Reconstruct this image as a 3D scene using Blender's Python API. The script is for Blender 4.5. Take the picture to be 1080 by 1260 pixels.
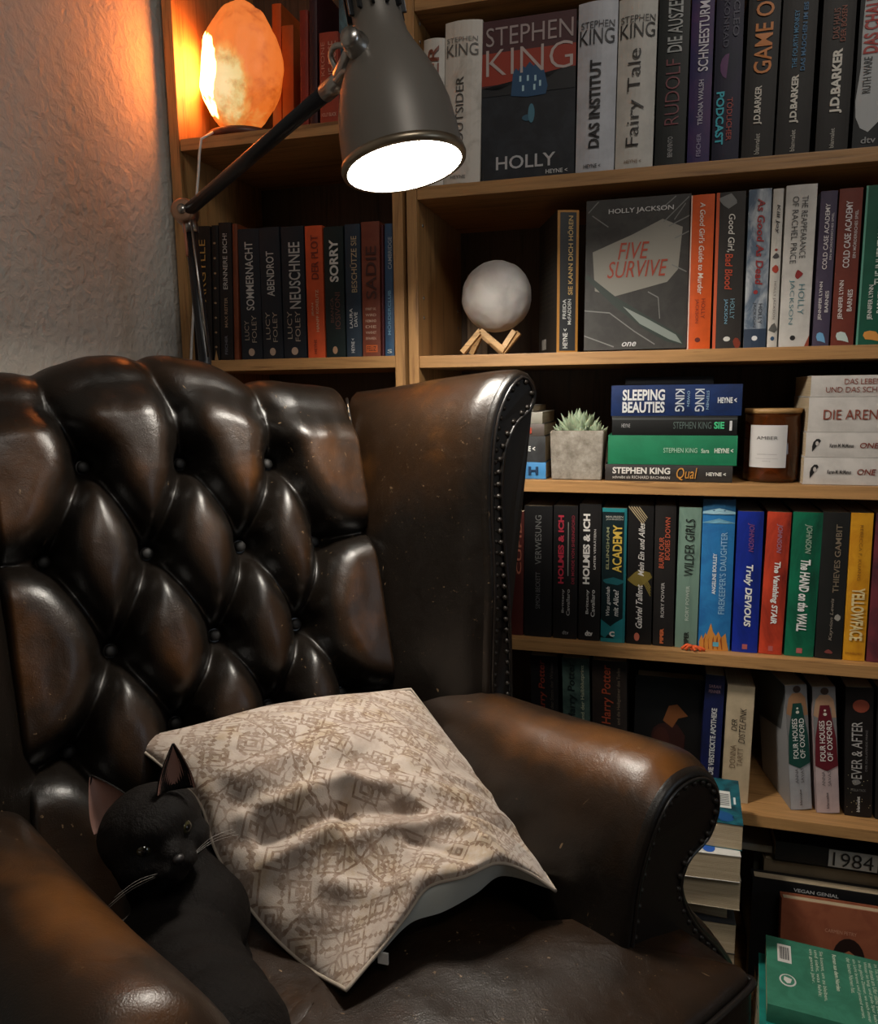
import bpy, bmesh, math, random
from mathutils import Vector, Matrix, noise
random.seed(7)
R = math.radians
S = bpy.context.scene
C = bpy.data.collections.new('room'); S.collection.children.link(C)
for o in list(bpy.data.objects): bpy.data.objects.remove(o)

# ---------------------------------------------------------------- camera
CAMZ = 1.03
FPX = 947.9
yaw, pit, rol = R(16.202), R(8.782), R(-0.657)
Fw = Vector((-math.sin(yaw)*math.cos(pit), math.cos(yaw)*math.cos(pit), -math.sin(pit)))
R0 = Vector((math.cos(yaw), math.sin(yaw), 0)); U0 = R0.cross(Fw)
Rc = R0*math.cos(rol) + U0*math.sin(rol); Uc = -R0*math.sin(rol) + U0*math.cos(rol)
cd = bpy.data.cameras.new('camera'); cam = bpy.data.objects.new('camera', cd); C.objects.link(cam)
cd.sensor_fit = 'HORIZONTAL'; cd.sensor_width = 36; cd.lens = 36*FPX/1080; cd.clip_start = .02
M = Matrix.Identity(4)
for i in range(3): M[i][0], M[i][1], M[i][2] = Rc[i], Uc[i], -Fw[i]
M[2][3] = CAMZ
cam.matrix_world = M
S.camera = cam
def ray(x, y): return Rc*((x-540)/FPX) - Uc*((y-630)/FPX) + Fw
def at(x, y, Y):                      # pixel -> point on the plane at depth Y
    d = ray(x, y); d = d*(Y/d.y); return Vector((d.x, d.y, d.z+CAMZ))
def atz(x, y, z):                     # pixel -> point at height z (relative to the eye)
    d = ray(x, y); d = d*(z/d.z); return Vector((d.x, d.y, d.z+CAMZ))

# ---------------------------------------------------------------- world, lights, exposure
w = bpy.data.worlds.new('world'); S.world = w; w.use_nodes = True
w.node_tree.nodes['Background'].inputs[0].default_value = (.5, .55, .6, 1)
w.node_tree.nodes['Background'].inputs[1].default_value = .03
S.view_settings.view_transform = 'Standard'; S.view_settings.look = 'None'
S.view_settings.gamma = 1; S.view_settings.exposure = 0.22; S.view_settings.use_curve_mapping = False
def area(name, loc, target, sx, sy, power, col):
    l = bpy.data.lights.new(name, 'AREA'); l.shape = 'RECTANGLE'; l.size = sx; l.size_y = sy; l.energy = power; l.color = col
    o = bpy.data.objects.new(name, l); C.objects.link(o); o.location = loc
    o.rotation_euler = (Vector(target)-Vector(loc)).to_track_quat('-Z', 'Y').to_euler(); return o
area('ceiling_light', (.45, -.35, 2.35), (.1, .9, .7), .5, .5, 6.5, (1, .93, .84))
area('window_light', (2.1, .1, 1.35), (-.3, .9, .9), .5, .8, 3.0, (.72, .86, 1))
LAMP_E = 170.0       # desk lamp disc
SALT_E = 1.0        # salt lamp

# ---------------------------------------------------------------- node helpers
def newmat(name):
    m = bpy.data.materials.new(name); m.use_nodes = True
    nt = m.node_tree; b = nt.nodes['Principled BSDF']; return m, nt, b
def nd(nt, t, **kw):
    n = nt.nodes.new(t)
    for k, v in kw.items():
        if k in n.inputs.keys(): n.inputs[k].default_value = v
        else: setattr(n, k, v)
    return n
def lk(nt, a, b): nt.links.new(a, b)
def ramp(nt, fac, stops):
    r = nt.nodes.new('ShaderNodeValToRGB'); e = r.color_ramp.elements
    while len(e) < len(stops): e.new(.5)
    for i, (p, c) in enumerate(stops):
        e[i].position = p; e[i].color = (*c, 1) if len(c) == 3 else c
    lk(nt, fac, r.inputs[0]); return r.outputs[0]
def coords(nt, scale=(1,1,1), kind='Object'):
    t = nt.nodes.new('ShaderNodeTexCoord'); m = nt.nodes.new('ShaderNodeMapping'); m.inputs['Scale'].default_value = scale
    lk(nt, t.outputs[kind], m.inputs[0]); return m.outputs[0]
def bump(nt, b, h, strength=.3, dist=.002, prev=None):
    n = nt.nodes.new('ShaderNodeBump'); n.inputs['Strength'].default_value = strength; n.inputs['Distance'].default_value = dist
    lk(nt, h, n.inputs['Height'])
    if prev: lk(nt, prev, n.inputs['Normal'])
    lk(nt, n.outputs[0], b.inputs['Normal']); return n.outputs[0]
def srgb(r, g, b):
    f = lambda c: (c/255/12.92) if c/255 <= .04045 else ((c/255+.055)/1.055)**2.4
    return (f(r), f(g), f(b))
_mc = {}
def plain(col, rough=.5, metal=0, name='paint', spec=.5):
    k = (tuple(round(c, 4) for c in col), rough, metal, spec)
    if k not in _mc:
        m, nt, b = newmat(name); b.inputs['Base Color'].default_value = (*col, 1)
        b.inputs['Roughness'].default_value = rough; b.inputs['Metallic'].default_value = metal
        b.inputs['Specular IOR Level'].default_value = spec
        n = nd(nt, 'ShaderNodeTexNoise', Scale=60.0, Detail=4.0); lk(nt, coords(nt), n.inputs['Vector'])
        bump(nt, b, n.outputs[0], .12, .0006)
        _mc[k] = m
    return _mc[k]
_bc = {}
def bookmat(rgb, var=None, scale=8, rough=.42, stretch=(1,1,1), lo=.42, hi=.62):
    k = (rgb, var, scale, rough, stretch, lo, hi)
    if k not in _bc:
        m, nt, b = newmat('book_cover'); a = srgb(*rgb); c2 = srgb(*var) if var else tuple(x*.82 for x in a)
        n = nd(nt, 'ShaderNodeTexNoise', Scale=float(scale), Detail=6.0, Roughness=.6, Distortion=.6 if var else 0.)
        lk(nt, coords(nt, tuple(s*(4 if var else 3) for s in stretch)), n.inputs['Vector'])
        lk(nt, ramp(nt, n.outputs[0], [(lo, a), (hi, c2)]), b.inputs['Base Color'])
        n2 = nd(nt, 'ShaderNodeTexNoise', Scale=55.0, Detail=5.0); lk(nt, coords(nt), n2.inputs['Vector'])
        bump(nt, b, n2.outputs[0], .15, .0008)
        b.inputs['Roughness'].default_value = rough+.08; b.inputs['Specular IOR Level'].default_value = .35
        _bc[k] = m
    return _bc[k]
def oak(name, axis, light=(.37, .195, .072), dark=(.16, .072, .024)):
    m, nt, b = newmat(name)
    sc = {'x': (1.2, 22, 22), 'z': (22, 22, 1.2), 'y': (22, 1.2, 22)}[axis]
    co = coords(nt, sc)
    n = nd(nt, 'ShaderNodeTexNoise', Scale=3.2, Detail=8.0, Roughness=.62, Distortion=1.1); lk(nt, co, n.inputs['Vector'])
    n2 = nd(nt, 'ShaderNodeTexNoise', Scale=14.0, Detail=4.0); lk(nt, co, n2.inputs['Vector'])
    mx = nd(nt, 'ShaderNodeMath', operation='MULTIPLY_ADD'); lk(nt, n2.outputs[0], mx.inputs[0]); mx.inputs[1].default_value = .35; lk(nt, n.outputs[0], mx.inputs[2])
    lk(nt, ramp(nt, mx.outputs[0], [(.45, dark), (.62, light), (.8, tuple(c*1.25 for c in light)), (.92, dark)]), b.inputs['Base Color'])
    b.inputs['Roughness'].default_value = .48
    bump(nt, b, mx.outputs[0], .35, .0012)
    return m
OAKX, OAKZ, OAKY = oak('oak_board', 'x'), oak('oak_post', 'z'), oak('oak_side', 'y')
WENGE = oak('dark_back_board', 'z', (.085, .052, .030), (.04, .024, .014))

def leather():
    m, nt, b = newmat('antique_leather')
    at_ = nt.nodes.new('ShaderNodeAttribute'); at_.attribute_name = 'rub'
    co = coords(nt)
    n = nd(nt, 'ShaderNodeTexNoise', Scale=9.0, Detail=6.0, Roughness=.6); lk(nt, co, n.inputs['Vector'])
    ad = nd(nt, 'ShaderNodeMath', operation='MULTIPLY_ADD'); lk(nt, n.outputs[0], ad.inputs[0]); ad.inputs[1].default_value = .9; lk(nt, at_.outputs['Fac'], ad.inputs[2])
    sb = nd(nt, 'ShaderNodeMath', operation='SUBTRACT'); lk(nt, ad.outputs[0], sb.inputs[0]); sb.inputs[1].default_value = .45
    lcol = ramp(nt, sb.outputs[0], [(.1, (.0055, .0038, .0026)), (.48, (.019, .0088, .0035)), (.82, (.095, .034, .006)), (1.0, (.17, .064, .014))])
    # worn specks and fine scratches where the finish has rubbed through
    sc1 = nd(nt, 'ShaderNodeTexNoise', Scale=150.0, Detail=3.0, Roughness=.7); lk(nt, co, sc1.inputs['Vector'])
    sc2 = nd(nt, 'ShaderNodeTexNoise', Scale=5.0, Detail=3.0); lk(nt, coords(nt, (1.3, 1.1, 1)), sc2.inputs['Vector'])
    sc3 = nd(nt, 'ShaderNodeTexNoise', Scale=85.0, Detail=2.0, Distortion=.4); lk(nt, coords(nt, (.5, 2.6, .35)), sc3.inputs['Vector'])
    f1 = ramp(nt, sc1.outputs[0], [(.66, (0, 0, 0)), (.72, (1, 1, 1))]); f2 = ramp(nt, sc2.outputs[0], [(.50, (0, 0, 0)), (.66, (1, 1, 1))]); f3 = ramp(nt, sc3.outputs[0], [(.755, (0, 0, 0)), (.775, (1, 1, 1))])
    ml_ = nd(nt, 'ShaderNodeMath', operation='MULTIPLY'); lk(nt, f1, ml_.inputs[0]); lk(nt, f2, ml_.inputs[1])
    ml2 = nd(nt, 'ShaderNodeMath', operation='MAXIMUM'); lk(nt, ml_.outputs[0], ml2.inputs[0]); lk(nt, f3, ml2.inputs[1])
    ml3 = nd(nt, 'ShaderNodeMath', operation='MULTIPLY'); lk(nt, ml2.outputs[0], ml3.inputs[0]); ml3.inputs[1].default_value = .55
    mxl = nt.nodes.new('ShaderNodeMix'); mxl.data_type = 'RGBA'; lk(nt, ml3.outputs[0], mxl.inputs[0]); lk(nt, lcol, mxl.inputs[6]); mxl.inputs[7].default_value = (.34, .22, .12, 1)
    lk(nt, mxl.outputs[2], b.inputs['Base Color'])
    v = nd(nt, 'ShaderNodeTexVoronoi', Scale=420.0); v.feature = 'DISTANCE_TO_EDGE'; lk(nt, co, v.inputs['Vector'])
    n3 = nd(nt, 'ShaderNodeTexNoise', Scale=38.0, Detail=8.0, Roughness=.65, Distortion=.8); lk(nt, co, n3.inputs['Vector'])
    n4 = nd(nt, 'ShaderNodeTexNoise', Scale=3.0, Detail=2.0); lk(nt, coords(nt, (1,1,14)), n4.inputs['Vector'])
    p = bump(nt, b, v.outputs['Distance'], .22, .0008)
    p = bump(nt, b, n3.outputs[0], .34, .0022, p)
    rr = nd(nt, 'ShaderNodeMapRange'); lk(nt, n3.outputs[0], rr.inputs[0]); rr.inputs[1].default_value = .3; rr.inputs[2].default_value = .7; rr.inputs[3].default_value = .29; rr.inputs[4].default_value = .42
    lk(nt, rr.outputs[0], b.inputs['Roughness'])
    b.inputs['Specular IOR Level'].default_value = .40
    b.inputs['Coat Weight'].default_value = .07; b.inputs['Coat Roughness'].default_value = .28
    return m
LEATHER = leather()
def leather_dark():
    m, nt, b = newmat('black_piping_leather'); b.inputs['Base Color'].default_value = (.008, .006, .005, 1); b.inputs['Roughness'].default_value = .3
    n = nd(nt, 'ShaderNodeTexNoise', Scale=120.0, Detail=3.0); lk(nt, coords(nt), n.inputs['Vector']); bump(nt, b, n.outputs[0], .2, .0008)
    return m
PIPING = leather_dark()

def plaster():
    m, nt, b = newmat('rough_plaster')
    co = coords(nt)
    n = nd(nt, 'ShaderNodeTexNoise', Scale=55.0, Detail=6.0, Roughness=.6, Distortion=.5); lk(nt, co, n.inputs['Vector'])
    v = nd(nt, 'ShaderNodeTexVoronoi', Scale=85.0); lk(nt, co, v.inputs['Vector'])
    n2 = nd(nt, 'ShaderNodeTexNoise', Scale=4.0, Detail=2.0); lk(nt, co, n2.inputs['Vector'])
    lk(nt, ramp(nt, n2.outputs[0], [(.3, (.55, .51, .45)), (.7, (.64, .60, .53))]), b.inputs['Base Color'])
    p = bump(nt, b, n.outputs[0], .8, .006); bump(nt, b, v.outputs['Distance'], .35, .003, p)
    b.inputs['Roughness'].default_value = .85
    return m
PLASTER = plaster()
def pagemat():
    m, nt, b = newmat('page_edges')
    n = nd(nt, 'ShaderNodeTexNoise', Scale=6.0, Detail=6.0, Roughness=.7); lk(nt, coords(nt, (260, 2, 2)), n.inputs['Vector'])
    lk(nt, ramp(nt, n.outputs[0], [(.3, (.34, .25, .15)), (.65, (.56, .45, .30))]), b.inputs['Base Color'])
    b.inputs['Roughness'].default_value = .8; bump(nt, b, n.outputs[0], .4, .001)
    return m
PAGES = pagemat()
def concrete():
    m, nt, b = newmat('concrete'); co = coords(nt)
    n = nd(nt, 'ShaderNodeTexNoise', Scale=60.0, Detail=8.0, Roughness=.7); lk(nt, co, n.inputs['Vector'])
    lk(nt, ramp(nt, n.outputs[0], [(.35, (.17, .145, .115)), (.55, (.30, .265, .22)), (.7, (.42, .385, .33))]), b.inputs['Base Color'])
    b.inputs['Roughness'].default_value = .85; bump(nt, b, n.outputs[0], .5, .002); return m
def emis(name, col, strength):
    m, nt, b = newmat(name); b.inputs['Base Color'].default_value = (*col, 1)
    b.inputs['Emission Color'].default_value = (*col, 1); b.inputs['Emission Strength'].default_value = strength; return m

# ---------------------------------------------------------------- object helpers
def link(name, me, mat, parent=None, smooth=False):
    o = bpy.data.objects.new(name, me); C.objects.link(o)
    if mat: me.materials.append(mat)
    if smooth:
        for p in me.polygons: p.use_smooth = True
    if parent: o.parent = parent
    return o
def fromb(name, bm, mat, parent=None, smooth=False):
    me = bpy.data.meshes.new(name); bmesh.ops.recalc_face_normals(bm, faces=bm.faces); bm.to_mesh(me); bm.free()
    return link(name, me, mat, parent, smooth)
def frompy(name, vs, fs, mat, parent=None, smooth=False):
    me = bpy.data.meshes.new(name); me.from_pydata([tuple(v) for v in vs], [], fs); me.update()
    return link(name, me, mat, parent, smooth)
def thing(name, label, cat, loc=(0,0,0), group=None, rot=None):
    o = bpy.data.objects.new(name, None); C.objects.link(o); o.location = loc; o.empty_display_size = .05
    o['label'] = label; o['category'] = cat
    if group: o['group'] = group
    if rot is not None: o.rotation_euler = rot
    return o
def tag(o, label, cat, group=None):
    o['label'] = label; o['category'] = cat
    if group: o['group'] = group
    return o
def boxbm(bm, x0, x1, y0, y1, z0, z1, bev=0):
    vs = [bm.verts.new((x, y, z)) for x in (x0, x1) for y in (y0, y1) for z in (z0, z1)]
    fs = [bm.faces.new([vs[i] for i in q]) for q in ((0,1,3,2), (4,6,7,5), (0,4,5,1), (2,3,7,6), (0,2,6,4), (1,5,7,3))]
    if bev:
        es = {e for f in fs for e in f.edges}
        bmesh.ops.bevel(bm, geom=list(es), offset=bev, segments=2, affect='EDGES', profile=.7)
def box(name, x0, x1, y0, y1, z0, z1, mat, parent=None, bev=.001):
    bm = bmesh.new(); boxbm(bm, x0, x1, y0, y1, z0, z1, bev); return fromb(name, bm, mat, parent)
def catmull(P, n, closed=False):
    P = [Vector(p) for p in P]; out = []; m = len(P)
    L = [0]
    for i in range(1, m): L.append(L[-1]+max((P[i]-P[i-1]).length, 1e-9))
    for k in range(n):
        s = L[-1]*k/(n-1); i = 0
        while i < m-2 and s > L[i+1]: i += 1
        t = (s-L[i])/(L[i+1]-L[i])
        a, b = P[i], P[i+1]
        ma = (P[i+1]-P[i-1])*((L[i+1]-L[i])/(L[i+1]-L[i-1])) if i > 0 else (b-a)
        mb = (P[i+2]-P[i])*((L[i+1]-L[i])/(L[i+2]-L[i])) if i+2 < m else (b-a)
        t2, t3 = t*t, t*t*t
        out.append(a*(2*t3-3*t2+1)+ma*(t3-2*t2+t)+b*(-2*t3+3*t2)+mb*(t3-t2))
    return out
def tube(name, pts, r, mat, parent=None, n=10, res=None, rads=None, caps=True):
    P = [Vector(p) for p in pts] if not res else catmull(pts, res)
    bm = bmesh.new(); rings = []; up = None
    for i, p in enumerate(P):
        d = (P[min(i+1, len(P)-1)]-P[max(i-1, 0)]).normalized()
        if up is None:
            up = Vector((0,0,1)) if abs(d.z) < .9 else Vector((1,0,0))
        a = d.cross(up).normalized(); b = a.cross(d).normalized(); up = b
        rr = r if rads is None else rads[min(int(i*len(rads)/len(P)), len(rads)-1)]
        rings.append([bm.verts.new(p+(a*math.cos(2*math.pi*k/n)+b*math.sin(2*math.pi*k/n))*rr) for k in range(n)])
    for i in range(len(rings)-1):
        for k in range(n): bm.faces.new((rings[i][k], rings[i][(k+1)%n], rings[i+1][(k+1)%n], rings[i+1][k]))
    if caps: bm.faces.new(rings[0]); bm.faces.new(rings[-1])
    return fromb(name, bm, mat, parent, True)
def lathe(name, prof, mat, parent=None, n=48, M4=None, cap=False):
    bm = bmesh.new(); rings = []
    for (r, z) in prof:
        if r < 1e-6: rings.append([bm.verts.new((0,0,z))])
        else: rings.append([bm.verts.new((r*math.cos(2*math.pi*k/n), r*math.sin(2*math.pi*k/n), z)) for k in range(n)])
    for i in range(len(rings)-1):
        a, b = rings[i], rings[i+1]
        for k in range(n):
            if len(a) == 1 and len(b) == 1: continue
            if len(a) == 1: bm.faces.new((a[0], b[(k+1)%n], b[k]))
            elif len(b) == 1: bm.faces.new((a[k], a[(k+1)%n], b[0]))
            else: bm.faces.new((a[k], a[(k+1)%n], b[(k+1)%n], b[k]))
    if M4 is not None: bmesh.ops.transform(bm, matrix=M4, verts=bm.verts)
    return fromb(name, bm, mat, parent, True)
def gridmesh(name, G, mat, parent=None, attr=None, closed=False, uv=False):
    n, m = len(G), len(G[0]); vs = [tuple(p) for row in G for p in row]; fs = []
    for i in range(n-1):
        for j in range(m-1 if not closed else m):
            k = (j+1) % m; fs.append((i*m+j, i*m+k, (i+1)*m+k, (i+1)*m+j))
    o = frompy(name, vs, fs, mat, parent, True)
    if attr:
        a = o.data.attributes.new('rub', 'FLOAT', 'POINT'); a.data.foreach_set('value', [v for row in attr for v in row])
    if uv:
        l = o.data.uv_layers.new(name='UVMap')
        for lp in o.data.loops:
            i, j = divmod(lp.vertex_index, m); l.data[lp.index].uv = (j/(m-1), i/(n-1))
    return o
def sstep(a, b, x):
    t = max(0, min(1, (x-a)/(b-a))); return t*t*(3-2*t)
# ---------------------------------------------------------------- lettering
_tx = {}
def textmesh(s, shear=0, bold=0):
    k = (s, shear, bold)
    if k not in _tx:
        cu = bpy.data.curves.new('t', 'FONT'); cu.body = s; cu.resolution_u = 3; cu.shear = shear; cu.offset = bold
        cu.align_x = 'LEFT'; cu.space_line = .85
        o = bpy.data.objects.new('t', cu); C.objects.link(o); bpy.context.view_layer.update()
        me = bpy.data.meshes.new_from_object(o.evaluated_get(bpy.context.evaluated_depsgraph_get()))
        vs = [v.co.copy() for v in me.vertices]; fs = [tuple(p.vertices) for p in me.polygons]
        bpy.data.objects.remove(o); bpy.data.curves.remove(cu); bpy.data.meshes.remove(me)
        x0 = min(v.x for v in vs); x1 = max(v.x for v in vs); y0 = min(v.y for v in vs); y1 = max(v.y for v in vs)
        _tx[k] = ([((v.x-x0)/(x1-x0), (v.y-y0)/(y1-y0)) for v in vs], fs)
    return _tx[k]
def facemap(face, W, D, H, bulge, p, q, e=.0005):
    if face == 'S': return (-W/2+p*W, -bulge*(1-(2*p-1)**2)-e, q*H)
    if face == 'F': return (W/2+e, p*D, q*H)
    if face == 'B': return (-W/2-e, D-p*D, q*H)
def put_text(par, dims, s, p0, p1, q0, q1, col, o='up', face='S', shear=0, bold=.012, rough=.5, name='lettering', emb=None):
    W, D, H, bulge = dims; uv, fs = textmesh(s, shear, bold); vs = []
    for a, b in uv:
        if o == 'h': p, q = p0+a*(p1-p0), q0+b*(q1-q0)
        elif o == 'up': p, q = p1-b*(p1-p0), q0+a*(q1-q0)
        else: p, q = p0+b*(p1-p0), q1-a*(q1-q0)
        vs.append(facemap(face, W, D, H, bulge, p, q, .0013+(bulge*(p1-p0)**2 if o != 'h' and face == 'S' else 0)))
    return frompy(name, vs, fs, plain(srgb(*col), rough, name='ink'), par)
def put_poly(par, dims, pts, col, face='S', name='cover_print', e=.0004, mat=None):
    W, D, H, bulge = dims; n = len(pts)
    bm = bmesh.new(); bm.faces.new([bm.verts.new((p, q*H/W*.2 if False else q, 0)) for p, q in pts])
    bmesh.ops.triangulate(bm, faces=bm.faces[:], ngon_method='EAR_CLIP')
    if face == 'S' and bulge > .0005 and max(p[0] for p in pts)-min(p[0] for p in pts) > .3: bmesh.ops.subdivide_edges(bm, edges=bm.edges[:], cuts=2, use_grid_fill=True)
    for v in bm.verts: v.co = facemap(face, W, D, H, bulge, v.co.x, v.co.y, e+(.0002 if face == 'S' else 0))
    me = bpy.data.meshes.new(name); bm.to_mesh(me); bm.free()
    return link(name, me, mat or plain(srgb(*col), .5, name='ink'), par)
def rect(p0, p1, q0, q1, k=6):
    t = [(p0+(p1-p0)*i/k, q0) for i in range(k)]+[(p1, q0+(q1-q0)*i/k) for i in range(k)]
    return t+[(p1-(p1-p0)*i/k, q1) for i in range(k)]+[(p0, q1-(q1-q0)*i/k) for i in range(k)]
def ell(cx, cy, rx, ry, n=16, wob=0): return [(cx+rx*math.cos(6.2832*i/n)*(1+wob*random.uniform(-1,1)), cy+ry*math.sin(6.2832*i/n)*(1+wob*random.uniform(-1,1))) for i in range(n)]
# ---------------------------------------------------------------- books
# local frame: x thickness, y depth (spine at y=0 facing -y), z along the spine
def book(name, label, W, D, H, mat, items=(), bulge=.0012, group=None, hard=False, mats=None):
    r = thing(name, label, 'book', group=group); r['dims'] = (W, D, H, bulge)
    bm = bmesh.new(); n = 8; t = .0024 if hard else .0007
    outer = [(W/2, D), (W/2, .002)]+[(W/2-W*i/n, -bulge*(1-(1-2*i/n)**2)) for i in range(n+1)]+[(-W/2, .002), (-W/2, D)]
    inner = [(max(-W/2+t, min(W/2-t, x)), y if abs(abs(x)-W/2) < 1e-6 and y > .0021 else y+t) for x, y in outer]
    rings = []
    for z in (0, H):
        rings.append(([bm.verts.new((x, y, z)) for x, y in outer], [bm.verts.new((x, y, z)) for x, y in inner]))
    (o0, i0), (o1, i1) = rings; m = len(outer)
    for k in range(m-1):
        bm.faces.new((o0[k], o1[k], o1[k+1], o0[k+1])); bm.faces.new((i0[k], i0[k+1], i1[k+1], i1[k]))
        bm.faces.new((o0[k], o0[k+1], i0[k+1], i0[k])); bm.faces.new((o1[k], i1[k], i1[k+1], o1[k+1]))
    for k in (0, m-1): bm.faces.new((o0[k], i0[k], i1[k], o1[k]))
    c = fromb('cover', bm, mat, r)
    ins = .003 if hard else .0006
    bm = bmesh.new(); boxbm(bm, -W/2+t*1.02, W/2-t*1.02, .0035, D-(.004 if hard else .0008), ins, H-ins)
    fromb('pages', bm, PAGES, r)
    for it in items:
        kind = it[0]
        if kind == 'T': put_text(r, (W, D, H, bulge), *it[1:6], it[6], **(it[7] if len(it) > 7 else {}))
        elif kind == 'P': put_poly(r, (W, D, H, bulge), it[1], it[2], **(it[3] if len(it) > 3 else {}))
    return r
WHITE, CREAM, GREY, BLACK = (225, 222, 215), (205, 190, 165), (120, 118, 115), (18, 17, 17)
def T(s, p0, p1, q0, q1, col, o='up', **k): return ('T', s, p0, p1, q0, q1, col, dict(o=o, **k))
def Pp(pts, col, **k): return ('P', pts, col, k)
def stand(label, xl, xr, ytop, z0, Y, mat, items, xt=None, D=.135, bulge=.0012, hard=False, group=None, rz=0, px_bottom=None):
    """upright book seen by its spine: bottom edge pixels xl..xr on a board of height z0, top at pixel ytop"""
    yb = None
    a = None
    # find pixel row where the plane Y meets height z0
    for y in range(0, 1500, 2):
        if at(xl, y, Y).z <= z0: yb = y; break
    A, B_ = at(xl, yb, Y), at(xr, yb, Y)
    xt_ = xt if xt is not None else xl-(.00014*(xl-570))*(yb-ytop)*-1
    Tp = at(xt if xt is not None else xl, ytop, Y)
    H = Tp.z-z0; W = B_.x-A.x
    o = book('book', label, W-.0006, D, H, mat, items, bulge, group, hard)
    lean = math.atan2(Tp.x-A.x, H) if xt is not None else 0
    if lean >= 0: o.location = (A.x+W/2*math.cos(lean), Y, z0+W/2*math.sin(lean)*1.0+.0003)
    else: o.location = (A.x+W/2*math.cos(lean), Y, z0+W/2*math.sin(-lean)+.0003)
    o.rotation_euler = (0, lean, R(rz))
    return o
FACE_ROT = R(-90)
def facing(label, xl, xr, ytop, z0, Y, mat, items, thick=.03, group=None, lean=R(-6), hard=False, rot=0):
    """book shown by its front cover"""
    for y in range(0, 1500, 2):
        if at(xl, y, Y).z <= z0: yb = y; break
    A, B_ = at(xl, yb, Y), at(xr, yb, Y); H = at((xl+xr)/2, ytop, Y).z-z0; D = B_.x-A.x
    o = book('book', label, thick, D, H, mat, items, .001, group, hard)
    o.matrix_world = Matrix.Translation((A.x, Y+thick/2, z0+.0015+thick/2*abs(math.sin(lean)))) @ Matrix.Rotation(lean, 4, 'X') @ Matrix.Rotation(R(rot), 4, 'Z') @ Matrix.Rotation(FACE_ROT, 4, 'Z')
    return o
def lying(label, x0, x1, zb, t, Y, mat, items, D=.135, group=None, hard=False, rz=0, flip=False, bulge=.0012, ref=450):
    """book lying flat, its spine towards the viewer; x0..x1 world X, zb its underside"""
    H = x1-x0
    o = book('book', label, t-.0004, D, H, mat, items, bulge, group, hard)
    B3 = Matrix(((0,0,1,0), (0,1,0,0), (-1,0,0,0), (0,0,0,1)))
    o.matrix_world = Matrix.Translation((x0, Y, zb+t/2)) @ Matrix.Rotation(R(rz), 4, 'Z') @ B3
    return o

# ================================================================ the room
def struct(o): o['kind'] = 'structure'; return o
WL, YB = -.80, 1.46
def floormat():
    m, nt, b = newmat('dark_floor'); n = nd(nt, 'ShaderNodeTexNoise', Scale=3.0, Detail=6.0); lk(nt, coords(nt, (1, 14, 1)), n.inputs['Vector'])
    lk(nt, ramp(nt, n.outputs[0], [(.3, (.04, .022, .012)), (.7, (.09, .05, .028))]), b.inputs['Base Color']); b.inputs['Roughness'].default_value = .5; return m
struct(box('floor', WL-.1, 2.3, -1.6, YB+.1, -.05, 0, floormat(), bev=0))
struct(box('ceiling', WL-.1, 2.3, -1.6, YB+.1, 2.5, 2.55, plain((.5, .48, .45), .9, name='ceiling_paint'), bev=0))
struct(box('wall_left', WL-.1, WL, -1.6, YB+.1, 0, 2.5, PLASTER, bev=0))
struct(box('wall_back', WL, 2.3, YB, YB+.1, 0, 2.5, PLASTER, bev=0))
struct(box('wall_right', 2.2, 2.3, -1.6, YB, 0, 2.5, PLASTER, bev=0))
struct(box('wall_front', WL, 2.2, -1.7, -1.6, 0, 2.5, PLASTER, bev=0))

# ================================================================ bookcases
SF, SB = 1.160, 1.435                  # front edge and back of the cases
Z0 = CAMZ+.5485; Z1 = CAMZ+.306; Z2 = CAMZ+.0570; Z3 = CAMZ-.1325; Z4 = CAMZ-.3857; Z5 = CAMZ-.632; Z6 = .09
TH = .0182
def bookcase(label, xl, xr, boards, lt, rt):
    r = thing('bookcase', label, 'bookcase', (0, 0, 0))
    box('side_panel', xl, xl+lt, SF, SB, 0, 1.9, OAKZ, r); box('side_panel', xr-rt, xr, SF, SB, 0, 1.9, OAKZ, r)
    box('back_panel', xl+lt, xr-rt, SB-.008, SB, .05, 1.9, WENGE, r, 0)
    for z, ff in boards: box('shelf_board', xl+lt+.0006, xr-rt-.0006, SF+.0015, SB-.009, z-TH, z, OAKX, r)
    box('plinth', xl+lt, xr-rt, SF+.01, SF+.025, .005, Z6-TH-.001, OAKX, r)
    return r
ZL1 = CAMZ+.412
bl = bookcase('narrow oak bookcase on the left, against the plaster wall', -.787, -.3895, [(ZL1, 0), (CAMZ+.0585, 0), (CAMZ-.27, 0), (Z5, 0), (Z6, 0), (1.9, 0)], .018, .016)
br = bookcase('wide oak bookcase on the right, filled with books', -.3828, .415, [(Z0+TH, 0), (Z1, 0), (Z2, 0), (Z3, 0), (Z4, 0), (Z5, 0), (Z6, 0), (1.9, 0)], .016, .018)
# shelf pin holes in the inner side of the right case
for y in (1.19, 1.40):
    for z in (Z0-.03, Z0-.005+.0, Z2+.09, Z2+.06, Z1-.05):
        lathe('shelf_pin', [(0, .0015), (.0025, .001), (.003, 0)], plain((.5, .48, .45), .3, 1, 'pin_metal'), br, 10, Matrix.Translation((-.3668, y, z)) @ Matrix.Rotation(R(90), 4, 'Y'))

BLK, BLK2, DKB = bookmat((27, 26, 26)), bookmat((33, 29, 26)), bookmat((20, 24, 30))
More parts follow.
